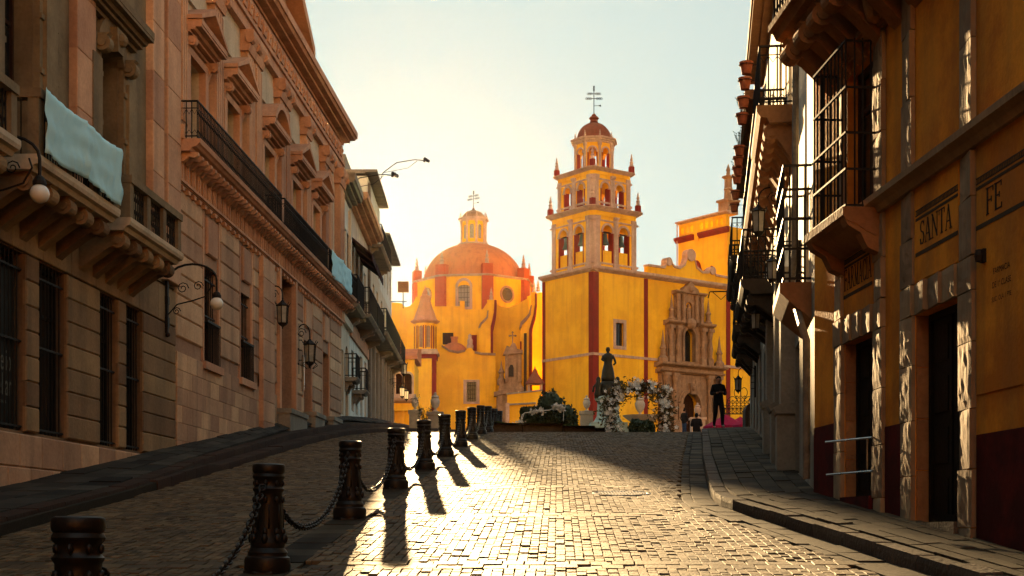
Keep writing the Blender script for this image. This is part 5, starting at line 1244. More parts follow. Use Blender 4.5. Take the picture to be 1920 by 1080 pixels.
# ---- carved stone portal
PO = bpy.data.objects.new('portal', None); C.objects.link(PO); PO.parent = CH
def pp_(q, name, mt='portal'): return part(q, name, M[mt], PO)
pc = 15.3
q = MB(mr); q.wall(10.3, 20.3, ZB-1, 20.2, [(pc,3.0,ZB-.95,18.1,1.5)], -.3, .45); pp_(q, 'portal_wall')
for r0, r1, o in ((1.5,1.9,.62),(1.92,2.2,.54)):
    q = MB(mr); q.arch(pc, 16.6, r0, r1, .2, o, 16); pp_(q, 'archivolt')
for s in (-1, 1):
    q = MB(mr); q.box(pc+s*1.85-.36, pc+s*1.85+.36, .2, .66, ZB-1, 16.2); q.box(pc+s*1.85-.45, pc+s*1.85+.45, .2, .75, 16.2, 16.6); pp_(q, 'arch_pier')
    for x in (2.9, 4.4):
        q = MB(mr); q.box(pc+s*x-.42, pc+s*x+.42, .45, .95, ZB-1, 14.6); q.lathe([(.36,14.6),(.3,14.9),(.3,19.0),(.42,19.5),(.46,19.9)], pc+s*x, .68, 0, 10); q.box(pc+s*x-.5, pc+s*x+.5, .45, 1.1, 19.9, 20.3); pp_(q, 'portal_column')
    q = MB(mr); q.arch(pc+s*3.65, 17.6, .3, .42, .4, .6, 8); q.box(pc+s*3.65-.42, pc+s*3.65-.3, .4, .6, 16, 17.6); q.box(pc+s*3.65+.3, pc+s*3.65+.42, .4, .6, 16, 17.6); q.lathe([(.02,15.9),(.22,16),(.16,16.8),(.2,17.2),(.1,17.4),(.13,17.6),(.02,17.8)], pc+s*3.65, .55, 0, 8); pp_(q, 'niche_figure')
q = MB(mr); q.prism([(pc-.35,17.9),(pc+.35,17.9),(pc+.48,19.2),(pc-.48,19.2)], .2, .85); q.ball(pc, .85, 18.6, .3, 8, 5); pp_(q, 'keystone')
for s in (-1, 1):
    for (x0, x1, z0, z1) in ((.7,1.6,18.6,19.6),(1.8,2.4,17.9,19.4)):
        q = MB(mr); q.box(pc+s*(x0+x1)/2-(x1-x0)/2, pc+s*(x0+x1)/2+(x1-x0)/2, .4, .52, z0, z1); pp_(q, 'carved_panel')
q = MB(mr); q.cornice(9.9, 20.7, 20.2, 20.7, .95, -.3, 3); q.box(10.1, 20.5, -.3, .8, 20.7, 20.95); q.cornice(9.7, 20.9, 20.95, 21.5, 1.35, -.3, 4); pp_(q, 'portal_cornice')
q = MB(mr); q.wall(11.5, 18.9, 21.5, 26.3, [(15.2,1.8,21.9,25.9,.9)], -.3, .25); pp_(q, 'upper_wall')
q = MB(mr); q.arch(15.2, 25.0, .9, 1.25, .1, .42, 14); q.box(13.95, 14.3, .1, .4, 21.9, 25.0); q.box(16.1, 16.45, .1, .4, 21.9, 25.0); pp_(q, 'window_arch')
for s in (-1, 1):
    for x in (2.1, 3.3):
        q = MB(mr); q.box(15.2+s*x-.42, 15.2+s*x+.42, .25, .7, 21.5, 22.4); q.lathe([(.34,22.4),(.26,22.7),(.34,23.6),(.22,24.6),(.34,25.4),(.4,25.7)], 15.2+s*x, .48, 0, 8); q.box(15.2+s*x-.45, 15.2+s*x+.45, .25, .85, 25.7, 26.1); pp_(q, 'portal_column')
q = MB(mr); q.cornice(11.2, 14.0, 26.1, 26.7, .95, -.3, 3); q.cornice(16.4, 19.2, 26.1, 26.7, .95, -.3, 3); q.ball(15.2, .4, 26.5, .75, 9, 6); pp_(q, 'broken_cornice')
q = MB(mr); q.wall(12.9, 17.5, 26.4, 30.2, [(15.2,1.1,27.0,29.2,.55)], -.2, .2); q.box(14.4, 16, -.25, -.2, 26.8, 29.4); pp_(q, 'niche_wall')
q = MB(mr); q.lathe([(.02,27),(.4,27.05),(.3,27.9),(.36,28.3),(.16,28.6),(.22,28.8),(.02,29.05)], 15.2, .02, 0, 9); pp_(q, 'niche_figure')
for s in (-1, 1):
    for x in (1.1, 2.0):
        q = MB(mr); q.lathe([(.3,26.7),(.22,27.1),(.28,28.2),(.2,29.2),(.3,29.8),(.34,30.0)], 15.2+s*x, .38, 0, 8); pp_(q, 'portal_column')
    q = MB(mr); q.lathe([(.45,26.7),(.5,26.9),(.3,27.1),(.26,27.8),(.36,28),(.2,28.3),(.1,29.2),(.02,29.8)], 15.2+s*3.1, .35, 0, 8); pp_(q, 'portal_spike')
    q = MB(mr); q.lathe([(.6,21.5),(.62,22),(.36,22.3),(.3,23.0),(.42,23.2),(.24,23.6),(.1,24.8),(.02,25.4)], pc+s*4.75, .5, 0, 8); pp_(q, 'portal_spike')
    q = MB(mr); q.cornice(15.2+s*1.9-.75, 15.2+s*1.9+.75, 29.95, 30.4, .75, -.2, 3); pp_(q, 'broken_cornice')
q = MB(mr); q.prism([(13.7,30.2),(16.7,30.2),(16.4,30.8),(15.8,31.1),(15.2,31.75),(14.6,31.1),(14.0,30.8)], -.2, .55); q.ball(15.2, .5, 30.7, .4, 8, 5); pp_(q, 'crest')
q = MB(mr); q.box(pc-1.5, pc+1.5, -.75, -.65, ZB-1, 18.1)
for x in np.arange(-1.2, 1.3, .6): q.box(pc+x-.06, pc+x+.06, -.65, -.6, ZB-1, 17.6)
for z in np.arange(13.5, 17.5, .7): q.box(pc-1.45, pc+1.45, -.65, -.61, z, z+.1)
part(q, 'door', M['wood'], PO)
q = MB(mr); q.box(14.3, 16.1, -.6, -.55, 21.9, 25.9); part(q, 'pane', M['glass'], PO)
# ---- second tower base behind the front, with arcaded top
q = MB(); q.box(24, 34, 2, 11, 14, 40.0-ZB); blk = part(q, 'rear_block', M['yellow'], CH)
mL2 = lambda u, o, z: (24-o, u, z-ZB)
q = MB(mL2); q.wall(2.2, 10.8, 39.99, 41.6, [(x, .5, 40.3, 41.3, .25) for x in (3,3.9,4.8,5.7,6.6,8.4,9.3,10.2)], -.6, .05); part(q, 'arcade', M['yellow'], blk)
q = MB(mL2); q.box(7.15, 7.85, .0, .12, 38.9, 41.2); part(q, 'pier', M['yellow'], blk)
q = MB(mL2); q.cornice(1.8, 11.3, 41.6, 42.0, .35, -.6, 3); part(q, 'cornice', M['cstone'], blk)
for a, b_ in ((1.6, 7.0), (8.0, 11.4)): q = MB(mL2); q.cornice(a, b_, 39.2, 39.9, .5, 0, 3); part(q, 'red_cornice', M['cred'], blk)
q = MB(mL2); q.prism([(9.5,33.9),(4.6,33.9),(4.6,35.3),(5.0,34.6),(5.6,35.0),(6.4,34.6),(6.9,36.0),(7.3,36.4),(7.7,36.0),(8.0,34.6),(8.7,35.0),(9.2,34.5),(9.5,35.2)], .0, .35); part(q, 'red_ornament', M['cred'], blk)
q = MB(mL2); q.tube([(10.9,.3,26),(10.9,.3,42)], .08, 6); part(q, 'downpipe', M['cstone'], blk)
q = MB(); q.box(25.2, 27, 3, 4.8, 42-ZB, 43.6-ZB); q.box(25.0, 27.2, 2.8, 5.0, 43.6-ZB, 43.9-ZB); q.lathe([(.75,43.9-ZB),(.55,44.1-ZB),(.5,45.2-ZB),(.62,45.3-ZB),(.5,45.5-ZB),(.48,46.6-ZB),(.8,46.8-ZB),(.85,46.95-ZB),(.3,47.1-ZB),(.22,47.6-ZB),(.3,47.8-ZB),(.02,48.6-ZB)], 26.1, 3.9, 0, 8); part(q, 'stone_pinnacle', M['portal'], blk)

# ------------------------------------------------------------------ domed chapel left of the tower
DC = thing('domed_chapel', 'yellow chapel with large terracotta dome and lantern left of the bell tower', 'church', (-5, 185, 12.3))
def wp(px, py, D): p = at(px, py, D); return (p.x+5, D-185, p.z-ZB)
AP = 7.25; TH0 = -PI/2-.14; drum = bpy.data.objects.new('drum', None); C.objects.link(drum); drum.parent = DC
for k in range(8):
    th = TH0+k*PI/4; n = Vector((math.cos(th), math.sin(th))); t = Vector((-math.sin(th), math.cos(th))); hw = AP*math.tan(PI/8)
    m_ = lambda u, o, z, n=n, t=t: (n.x*(AP+o)+t.x*u, n.y*(AP+o)+t.y*u, z-ZB)
    arched = k % 2 == 0
    op = [(0,1.5,29.2,32.0,.3)] if arched else [(0,1.9,30.0,31.9,.95)]
    q = MB(m_)
    q.wall(-hw, hw, 26, 33.1, [op[0]] if arched else [], -.6, 0); part(q, 'drum_wall', M['yellow'], drum)
    if arched:
        q = MB(m_)
        for s in (-1, 1): q.box(s*.9-.16, s*.9+.16, -.1, .1, 28.9, 32.0)
        q.arch(0, 31.75, .74, 1.08, -.1, .1, 10, .1, PI-.1); q.box(-1.06, 1.06, -.1, .12, 28.9, 29.2); part(q, 'window_frame', M['cstone'], drum)
        q = MB(m_); q.box(-.75, .75, -.3, -.25, 29.2, 32.1); f = part(q, 'pane', M['lampglass'], drum)
        q = MB(m_)
        for x in (-.4, 0, .4): q.box(x-.03, x+.03, -.25, -.2, 29.2, 32.0)
        for z in (29.8, 30.4, 31.0, 31.6): q.box(-.75, .75, -.25, -.205, z, z+.06)
        part(q, 'muntins', M['iron'], drum)
    else:
        m2 = lambda u, o, z, n=n, t=t: (n.x*(AP+o)+t.x*u, n.y*(AP+o)+t.y*u, z-ZB)
        q = MB(m2); q.arch(0, 31.0, .82, 1.1, -.05, .1, 20, 0, 2*PI); part(q, 'round_window_frame', M['portal'], drum)
        q = MB(m2); q.prism([(.83*math.cos(a), 31.0+.83*math.sin(a)) for a in np.linspace(0, 2*PI, 21)[:-1]], .0, .03); part(q, 'round_pane', M['glass'] if k in (1, 3) else M['lampglass'], drum)
    a = th+PI/8; R_ = AP/math.cos(PI/8)
    for s, aa in ((1, a), (-1, a)):
        pass
    dx, dy = math.cos(a), math.sin(a); tx, ty = -dy, dx
    q = MB(lambda u, o, z: (dx*(R_+o)+tx*u, dy*(R_+o)+ty*u, z-ZB)); q.box(-.72, .72, -.9, .16, 26, 33.05); q.box(-.65, .65, -.9, .14, 33.3, 34.6); part(q, 'corner_strip', M['drumred'], drum)
    pinnacle(drum, dx*(R_-.35), dy*(R_-.35), 34.6, .85, False)
q = MB()
pts = lambda r: [(r*math.cos(TH0+PI/8+k*PI/4), r*math.sin(TH0+PI/8+k*PI/4)) for k in range(8)]
vprism(q, pts(8.0), 33.05, 33.18); vprism(q, pts(8.2), 33.18, 33.3); part(q, 'drum_cornice', M['cstone'], DC)
q = MB(); q.lathe([(6.6,-.3)]+[(r, h) for r, h in dome_profile(6.45, 5.1, 16)], 0, 0, 33.4-ZB, 48); part(q, 'dome', M['domered'], DC, smooth=True)
ln = bpy.data.objects.new('lantern', None); C.objects.link(ln); ln.parent = DC
for k in range(8):
    th = TH0+k*PI/4; n = Vector((math.cos(th), math.sin(th))); t = Vector((-math.sin(th), math.cos(th))); ap = 1.45; hw = ap*math.tan(PI/8)
    m_ = lambda u, o, z, n=n, t=t: (n.x*(ap+o)+t.x*u, n.y*(ap+o)+t.y*u, z-ZB)
    q = MB(m_); q.wall(-hw, hw, 38.2, 41.3, [(0,.6,39.0,40.9,.3)], -.25, 0); part(q, 'lantern_wall', M['yellow'], ln)
    q = MB(m_); q.box(-.3, .3, -.2, -.15, 39.0, 40.9); part(q, 'pane', M['lampglass'], ln)
    a = th+PI/8; q = MB(); q.lathe([(.22,38.4-ZB),(.15,38.7-ZB),(.15,40.9-ZB),(.24,41.3-ZB)], 1.6*math.cos(a), 1.6*math.sin(a), 0, 7); part(q, 'column', M['cstone'], ln)
    pinnacle(ln, 1.75*math.cos(a), 1.75*math.sin(a), 41.75, .38, False)
q = MB(); vprism(q, pts(2.1), 38.1, 38.45); vprism(q, pts(1.8), 41.3, 41.5); vprism(q, pts(2.05), 41.5, 41.75); part(q, 'lantern_cornice', M['cstone'], DC)
q = MB(); q.lathe([(r, h) for r, h in dome_profile(1.5, 1.1)][:-1]+[(.2,1.15),(.15,1.4),(.02,1.6)], 0, 0, 41.75-ZB, 16); part(q, 'cupola', M['portal'], DC, smooth=.6)
iron_cross(DC, 0, 0, 43.1-ZB, 2.3)
# lower bodies of the chapel
def pwall(pts, D, th, mt, name='chapel_wall', parent=None, lab=None):
    q = MB(); n = len(pts); A_ = [q.p(wp(x, y, D)) for x, y in pts]; B_ = []
    for x, y in pts: w = wp(x, y, D); B_.append(q.p((w[0], w[1]+th, w[2])))
    q.fi(A_); q.fi(B_[::-1])
    for k in range(n): q.fi((A_[k], A_[(k+1)%n], B_[(k+1)%n], B_[k]))
    return part(q, name, M[mt], parent or DC)
pwall([(700,830),(700,566),(752,568),(760,576),(768,574),(776,566),(780,556),(786,560),(788,575),(862,574),(862,564),(871,564),(871,581),(905,580),(913,568),(930,566),(938,574),(952,577),(970,570),(992,558),(992,830)], 176.5, 1.2, 'yellow')
pwall([(988,830),(988,556),(1012,548),(1030,548),(1030,830)], 179, 1.5, 'yellow')
w3 = pwall([(812,830),(812,650),(828,649),(842,658),(858,661),(872,658),(878,652),(884,652),(890,661),(902,664),(929,665),(929,830)], 170, 5.5, 'yellow')
for a in ((828,649,842,658),(842,658,858,661),(858,661,872,658),(890,661,902,664),(902,664,929,665)):
    pwall([(a[0],a[1]+1),(a[2],a[3]+1),(a[2],a[3]-3),(a[0],a[1]-3)], 169.7, .8, 'portal', 'coping', w3)
p0 = wp(866, 700, 170)
fwin = bpy.data.objects.new('window', None); C.objects.link(fwin); fwin.parent = DC
for a in ((869,712,875,757),(893,712,899,757)): pwall([(a[0],a[1]),(a[2],a[1]),(a[2],a[3]),(a[0],a[3])], 169.85, .14, 'cstone', 'frame', fwin)
for a in ((875,712,893,716),(875,753,893,757)): pwall([(a[0],a[1]),(a[2],a[1]),(a[2],a[3]),(a[0],a[3])], 169.85, .14, 'cstone', 'frame', fwin)
pwall([(875,716),(893,716),(893,753),(875,753)], 169.95, .04, 'glass', 'pane', fwin)
for x in (878.6, 882.2, 885.8, 889.4): pwall([(x-.4,716),(x+.4,716),(x+.4,753),(x-.4,753)], 169.9, .03, 'iron', 'bar', fwin)
for y in (723, 731, 739, 747): pwall([(875,y-.4),(893,y-.4),(893,y+.4),(875,y+.4)], 169.905, .03, 'iron', 'bar', fwin)
for a, c in (((830,624,850,646), 'wood'), ((878,628,894,658), 'cred')):
    pwall([(a[0],a[1]),(a[2],a[1]),(a[2],a[3]),(a[0],a[3])], 176.44, .05, c, 'recess')
# little red dome and saint figure on the lower wall
q = MB(); c_ = wp(852, 660, 172); q.lathe([(1.55,-.6)]+dome_profile(1.55, 1.15), c_[0], c_[1], c_[2], 24); part(q, 'small_dome', M['domered'], DC, smooth=.8)
q = MB(); q.box(c_[0]-.38, c_[0]+.38, c_[1]-.38, c_[1]+.38, c_[2]+1.0, c_[2]+1.7); q.box(c_[0]-.45, c_[0]+.45, c_[1]-.45, c_[1]+.45, c_[2]+1.7, c_[2]+1.82); part(q, 'dome_vent', M['domered'], DC)
q = MB(); c_ = wp(881, 652, 170); q.lathe([(.4,-.1),(.42,.3),(.3,.5),(.36,.9),(.2,1.25),(.24,1.5),(.02,1.75)], c_[0], c_[1]+.4, c_[2], 9); part(q, 'saint_figure', M['cstone'], DC, smooth=True)
# volute buttresses
bt = pwall([(924,664),(924,616),(926,606),(928,598),(930,585),(930,562),(913,562),(914,580),(911,594),(904,602),(898,610),(898,664)], 173.2, 3, 'yellow', 'volute_buttress')
pwall([(897,613),(900,606),(906,600),(912,594),(914,582),(916,582),(915,595),(909,603),(903,608),(900,615)], 173.0, 3.1, 'portal', 'coping', bt)
pwall([(924,664),(924,616),(926,606),(928,598),(930,585),(931,562),(927,562),(926,585),(923,600),(920,612),(920,664)], 173.1, 2.9, 'cred', 'red_edge', bt)
bt = pwall([(997,790),(997,622),(1000,606),(1004,590),(1006,575),(1006,548),(996,548),(996,570),(992,588),(984,600),(976,608),(975,790)], 174.2, 3, 'yellow', 'volute_buttress')
pwall([(974,612),(976,604),(984,596),(991,588),(995,572),(997,572),(995,590),(987,601),(979,609),(977,616)], 174.0, 3.1, 'portal', 'coping', bt)
q = MB(); a, c_ = wp(985, 625, 173.7), wp(985, 785, 173.7); q.tube([a, c_], .2, 6); part(q, 'drain_pipe', M['shutter'], bt)
pwall([(992,790),(992,618),(996,604),(1000,590),(1003,570),(1003,550),(1007,550),(1007,575),(1005,592),(1000,608),(998,622),(998,790)], 174.1, 2.8, 'cred', 'red_edge', bt)
pwall([(975,790),(975,640),(978,640),(978,790)], 174.1, .5, 'cred', 'red_edge', bt)
for px, py, D_, s in ((921,562,174.5,.75),(1001,548,175.5,.75),(1009,545,179.5,.7)): c_ = wp(px, py, D_); pinnacle(DC, c_[0], c_[1]+.4, c_[2]+ZB, s, False)
# bell-roofed turret
tr = bpy.data.objects.new('turret', None); C.objects.link(tr); tr.parent = DC
c_ = wp(796, 656, 166); cx, cyy = c_[0], c_[1]+1.3; zt_ = c_[2]
q = MB(); q.box(cx-1.3, cx+1.3, cyy-1.3, cyy+1.3, -1, zt_); part(q, 'turret_base', M['yellow'], tr)
for s in (-1, 1):
    q = MB(); q.box(cx+s*1.1-.25, cx+s*1.1+.25, cyy-1.36, cyy-1.0, -1, zt_); part(q, 'corner_strip', M['cred'], tr)
q = MB(); q.box(cx-1.42, cx+1.42, cyy-1.42, cyy+1.42, zt_-1.0, zt_-.5); part(q, 'red_band', M['cred'], tr)
q = MB(); q.box(cx-1.6, cx+1.6, cyy-1.6, cyy+1.6, zt_-.5, zt_-.2); q.box(cx-1.45, cx+1.45, cyy-1.45, cyy+1.45, zt_-.2, zt_+.1); part(q, 'cornice', M['cstone'], tr)
for k in range(8):
    th = -PI/2+.4+k*PI/4; n = Vector((math.cos(th), math.sin(th))); t = Vector((-math.sin(th), math.cos(th))); ap = 1.2; hw = ap*math.tan(PI/8)
    m_ = lambda u, o, z, n=n, t=t: (cx+n.x*(ap+o)+t.x*u, cyy+n.y*(ap+o)+t.y*u, zt_+z)
    q = MB(m_); q.wall(-hw, hw, .1, 3.4, [(0,.52,.35,2.9,.26)], -.2, 0); part(q, 'turret_wall', M['yellow'], tr)
    q = MB(m_); q.box(-.26, .26, -.18, -.14, .3, 2.9); part(q, 'shutter', M['portal'], tr)
    q = MB(m_); q.box(-.42, -.3, -.05, .06, .2, 2.9); q.box(.3, .42, -.05, .06, .2, 2.9); part(q, 'red_strip', M['cred'], tr)
q = MB(); q.lathe([(1.35,3.2),(1.7,3.4),(1.75,3.55),(1.45,3.65),(1.3,3.9),(1.15,4.4),(.85,5.2),(.65,5.9),(.55,6.3),(.7,6.35),(.5,6.5),(.25,6.7),(.3,6.9),(.1,7.4),(.02,7.8)], cx, cyy, zt_, 8); part(q, 'bell_roof', M['palesroof'], tr)
# side gate of carved stone
sg_ = bpy.data.objects.new('side_gate', None); C.objects.link(sg_); sg_.parent = DC
gp = lambda pts, D, th, nm, mt='portal': pwall(pts, D, th, mt, nm, sg_)
gp([(931,830),(931,738),(980,730),(980,830)], 168, 1.5, 'gate_wall')
gp([(926,742),(926,735),(978,722),(982,726),(982,732)], 167.5, 2, 'gate_cornice')
gp([(934,735),(936,722),(976,712),(978,724)], 167.8, 1.6, 'gate_attic')
gp([(947,720),(947,664),(978,660),(978,714)], 167.9, 1.4, 'niche_wall')
gp([(943,665),(945,660),(950,648),(956,650),(961,642),(966,644),(970,654),(980,656),(980,662)], 167.6, 1.5, 'gate_crest')
gp([(954,706),(954,690),(957,684),(961,684),(963,690),(963,706)], 167.82, .06, 'niche', 'shutter')
for x in (949, 973): gp([(x-2,716),(x-2,664),(x+3,664),(x+3,716)], 167.6, .35, 'gate_column')
for x in (938, 974): gp([(x-4,815),(x-4,742),(x+4,740),(x+4,815)], 167.6, .45, 'gate_column')
c_ = wp(940, 722, 168.3); q = MB(); q.lathe([(.5,0),(.5,.6),(.3,.9),(.26,1.3),(.4,1.5),(.15,2.0),(.02,2.9)], c_[0], c_[1], c_[2], 8); part(q, 'gate_spike', M['portal'], sg_)
c_ = wp(961, 643, 168.3); q = MB(); q.tube([c_, (c_[0],c_[1],c_[2]+1.25)], .07, 5); q.tube([(c_[0]-.35,c_[1],c_[2]+.85),(c_[0]+.35,c_[1],c_[2]+.85)], .07, 5)
for dx_, dz in ((-.35,.85),(.35,.85),(0,1.25)): q.ball(c_[0]+dx_, c_[1], c_[2]+dz, .13, 6, 4)
part(q, 'gate_cross', M['portal'], sg_)
lw = thing('garden_wall', 'low yellow wall with grey coping in front of the side gate', 'wall', at(985, 815, 158))
def lpw(pts, D, th, mt, nm):
    q = MB(); o = Vector(at(985, 815, 158)); A_ = [q.p(at(x, y, D)-o) for x, y in pts]; B_ = [q.p(at(x, y, D)-o+Vector((0,th,0))) for x, y in pts]
    q.fi(A_); q.fi(B_[::-1])
    for k in range(len(pts)): q.fi((A_[k], A_[(k+1)%len(pts)], B_[(k+1)%len(pts)], B_[k]))
    part(q, nm, M[mt], lw)
lpw([(951,825),(951,740),(1016,733),(1016,825)], 158, .8, 'yellow', 'wall')
lpw([(950,757),(950,760),(1005,757),(1005,754)], 157.7, .28, 'greyst', 'moulding')
lpw([(949,740),(949,737),(1017,730),(1017,733)], 157.9, 1.0, 'greyst', 'coping')
lpw([(948,825),(948,756),(955,755),(955,825)], 157.6, .35, 'cstone', 'post')
hut = thing('red_roofed_turret', 'little red-roofed bell turret behind the low yellow wall', 'turret', at(1003, 740, 163))
b = MB()
for s in (-1, 1): b.box(s*.7-.15, s*.7+.15, -.4, .4, 0, 1.1)
b.box(-.9, .9, -.5, .5, 1.1, 1.25); part(b, 'piers', M['cstone'], hut)
b = MB(); b.lathe([(1.15,1.2),(1.1,1.35),(.7,1.9),(.35,2.4),(.25,2.8),(.1,3.0),(.02,3.3)], 0, 0, 0, 8); part(b, 'roof', M['darkroof'], hut)
# ---- annex with arched balcony windows at far left
AN = thing('arched_annex', 'yellow annex with red eaves and arched balcony windows at the far left street end', 'building', at(755, 815, 138))
ao = Vector(at(755, 815, 138)); D_ = 138
def ap_(mb, name, mt, parent=None): return part(mb, name, M[mt], parent or AN)
ma = lambda u, o, z: (u, -o, z)
X0 = at(690, 0, D_).x-ao.x; X1 = at(777, 0, D_).x-ao.x; zz = lambda y: zat(y, D_)-ao.z
wc = [at(x, 0, D_).x-ao.x for x in (716, 732, 747, 765)]
q = MB(ma); q.wall(X0, X1, -1.5, zz(672), [(c, .75, zz(742), zz(700), .37) for c in wc]+[(c, .8, -1.4, zz(770), 0) for c in wc], -.5, 0); ap_(q, 'wall', 'yellow')
q = MB(ma); q.box(X0, X1, -6, -.6, -1.5, zz(680)); ap_(q, 'body', 'yellow')
q = MB(ma); q.prof([(-6,zz(640)),(-1,zz(652)),(.5,zz(668)),(.5,zz(674)),(-6,zz(674))], X0-.2, X1+.3); ap_(q, 'roof', 'domered')
for c in wc:
    q = MB(ma); q.arch(c, zz(700)-.37, .37, .55, -.05, .08, 8); q.box(c-.55, c-.37, -.05, .08, zz(742), zz(700)-.37); q.box(c+.37, c+.55, -.05, .08, zz(742), zz(700)-.37); w_ = ap_(q, 'window_frame', 'cstone')
    q = MB(ma); q.box(c-.38, c+.38, -.35, -.3, zz(742), zz(699)); ap_(q, 'pane', 'wood', w_)
q = MB(ma); q.prof([(0,zz(756)),(.6,zz(752)),(.75,zz(748)),(.75,zz(740)),(.65,zz(740)),(.65,zz(746)),(0,zz(747))], X0, X1+.2); ap_(q, 'balcony', 'cstone')
# ------------------------------------------------------------------ plaza: planter, hedges, flower arch, monument, urns
def gz(D): return zr(D)-.05
def leaf_cloud(pts_fn, n, size, mt, parent, name, flat=.6, kind='stuff'):
    P = np.array([pts_fn() for _ in range(n)]); V = np.zeros((n, 4, 3))
    A_ = rng.normal(size=(n, 3)); A_ /= np.linalg.norm(A_, axis=1, keepdims=True); B_ = rng.normal(size=(n, 3)); B_ -= (A_*B_).sum(1, keepdims=True)*A_; B_ /= np.linalg.norm(B_, axis=1, keepdims=True)
    s = size*(.6+.8*rng.random((n, 1)))
    V[:,0] = P-A_*s; V[:,1] = P-B_*s*flat; V[:,2] = P+A_*s; V[:,3] = P+B_*s*flat
    me = quad_mesh(name, V.reshape(-1, 3), np.arange(n*4).reshape(n, 4))
    return link(name, me, M[mt], parent, kind=kind)
def ball_pt(c, r, shell=.7):
    def f():
        d = rng.normal(size=3); d /= np.linalg.norm(d); k = shell+(1-shell)*rng.random()
        k *= 1+.08*math.sin(d[0]*9)+.08*math.sin(d[2]*11+d[1]*7)
        return (c[0]+d[0]*r[0]*k, c[1]+d[1]*r[1]*k, c[2]+d[2]*r[2]*k)
    return f
def hedge(px0, px1, pytop, D, depth, lab, name='hedge', n=2600, dome=False):
    x0, x1 = kx(px0)*D, kx(px1)*D; zt = zat(pytop, D); c = ((x0+x1)/2, D, gz(D)); h = zt-c[2]
    t = thing(name, lab, 'hedge', c, 0)
    b = MB(); b.tube([(0,0,-.1),(0,0,h*.5),(.05,.02,h*.75)], [.09,.07,.03], 6)
    for a in (0.3, 2.2, 4.4): b.tube([(0,0,h*.35),((x1-x0)*.25*math.cos(a), depth*.25*math.sin(a), h*.65)], [.05,.02], 5)
    part(b, 'trunk', M['wood'], t)
    if dome: f = ball_pt((0, 0, h*.42), ((x1-x0)/2, depth/2, h*.58), .55)
    else:
        def f():
            p = rng.random(3)*2-1; k = rng.integers(3); p[k] = np.sign(p[k])*(.72+.28*rng.random()); l = (abs(p)**6).sum()**(1/6); p = p/max(l, 1)
            return (p[0]*(x1-x0)/2, p[1]*depth/2, h*.5+p[2]*h*.5)
    leaf_cloud(f, n, .07, 'leaf', t, 'foliage')
    b = MB(); b.ball(0, 0, h*.45, 1, 14, 9); me = b.mesh('inner')
    for v in me.vertices: v.co = Vector((v.co.x*(x1-x0)/2*.84, v.co.y*depth/2*.84, h*.46+(v.co.z-h*.45)*h*.5))
    link('inner_foliage', me, M['leaf'], t)
    return t
hedge(1003, 1062, 731, 57, 1.2, 'tall dark domed topiary bush behind the planter', 'topiary_bush', 3000, True)
hedge(976, 1012, 764, 56, 1.2, 'clipped dark hedge block left of the topiary bush', n=2200)
hedge(1012, 1048, 760, 55.4, 1.2, 'clipped dark hedge block in front of the topiary bush', n=2200)
hedge(1048, 1082, 758, 56, 1.2, 'rounded dark hedge block right of the topiary bush', n=2200, dome=True)
hedge(1178, 1208, 786, 56, .7, 'low round dark bush under the flower arch, left of two', 'round_bush', 1500, True)
hedge(1200, 1226, 788, 56.5, .7, 'low round dark bush under the flower arch, right of two', 'round_bush', 1500, True)
# raised planter with lawn
pt = thing('planter', 'long low dark planter with grass lawn beyond the crest of the street', 'planter', (kx(1030)*53, 53, gz(53)))
o0 = Vector((kx(1030)*53, 53, gz(53)))
xa, xb, xc = kx(905)*53-o0.x, kx(1135)*53-o0.x, kx(1190)*60-o0.x
h0 = .42
b = MB(); b.prism([(xa,-.3),(xb,-.3),(xb-.1,h0*.55),(xb-1.0,h0*.75),(xa+2.2,h0),(xa,h0)], 0, -6) if 0 else None
for k, (u0, u1, z) in enumerate(((xa, xa+1.5, .40), (xa+1.5, xa+3.0, .40), (xa+3.0, xa+4.2, .30), (xa+4.2, xb, .22))):
    b = MB(); b.block(u0, u1-.01, 0, .35, -.5, z, .03); part(b, 'kerb_block', M['kerb'], pt)
b = MB(); n = 14
for i in range(n):
    u0, u1 = xa+(xb-xa)*i/n, xa+(xb-xa)*(i+1)/n
    z = lambda u: .44-.24*max(0, (u-xa)/(xb-xa))+.05*math.sin(u*2)
    b.poly([(u0,.3,z(u0)),(u1,.3,z(u1)),(u1,7,z(u1)+.3),(u0,7,z(u0)+.3)])
part(b, 'soil', M['grass'], pt)
def lawn():
    u = xa+(xb-xa)*rng.random(); v = .3+5*rng.random()**1.5; return (u, v, .44-.24*max(0, (u-xa)/(xb-xa))+.05*math.sin(u*2)+.3*(v-.3)/6.7+.03)
leaf_cloud(lawn, 5000, .035, 'grass', pt, 'grass', .3)
# white garland looped over the hedge
gl = thing('garland', 'white flower garland looped across the front of the clipped hedges', 'garland', at(1015, 790, 54.6)); g0 = at(1015, 790, 54.6)
def gpt(px, py): return at(px, py, 54.6)-g0
pts = [(960,792),(968,795),(976,790),(979,778),(984,774),(1000,772),(1015,770),(1030,769),(1045,763),(1052,766),(1058,770)]
b = MB(); b.tube([gpt(*p) for p in pts], .018, 5); b.tube([gpt(983,775),gpt(979,785),gpt(977,793)], .014, 5); b.tube([gpt(1057,769),gpt(1056,790)], .01, 5); part(b, 'string', M['petal'], gl)
def gf():
    k = rng.choice([2,5,6,8,8,8,9,9]); p = gpt(*pts[k]); return (p.x+rng.normal(0,.09), p.y+rng.normal(0,.06), p.z+rng.normal(0,.06))
leaf_cloud(gf, 260, .05, 'petal', gl, 'blossoms', .8)
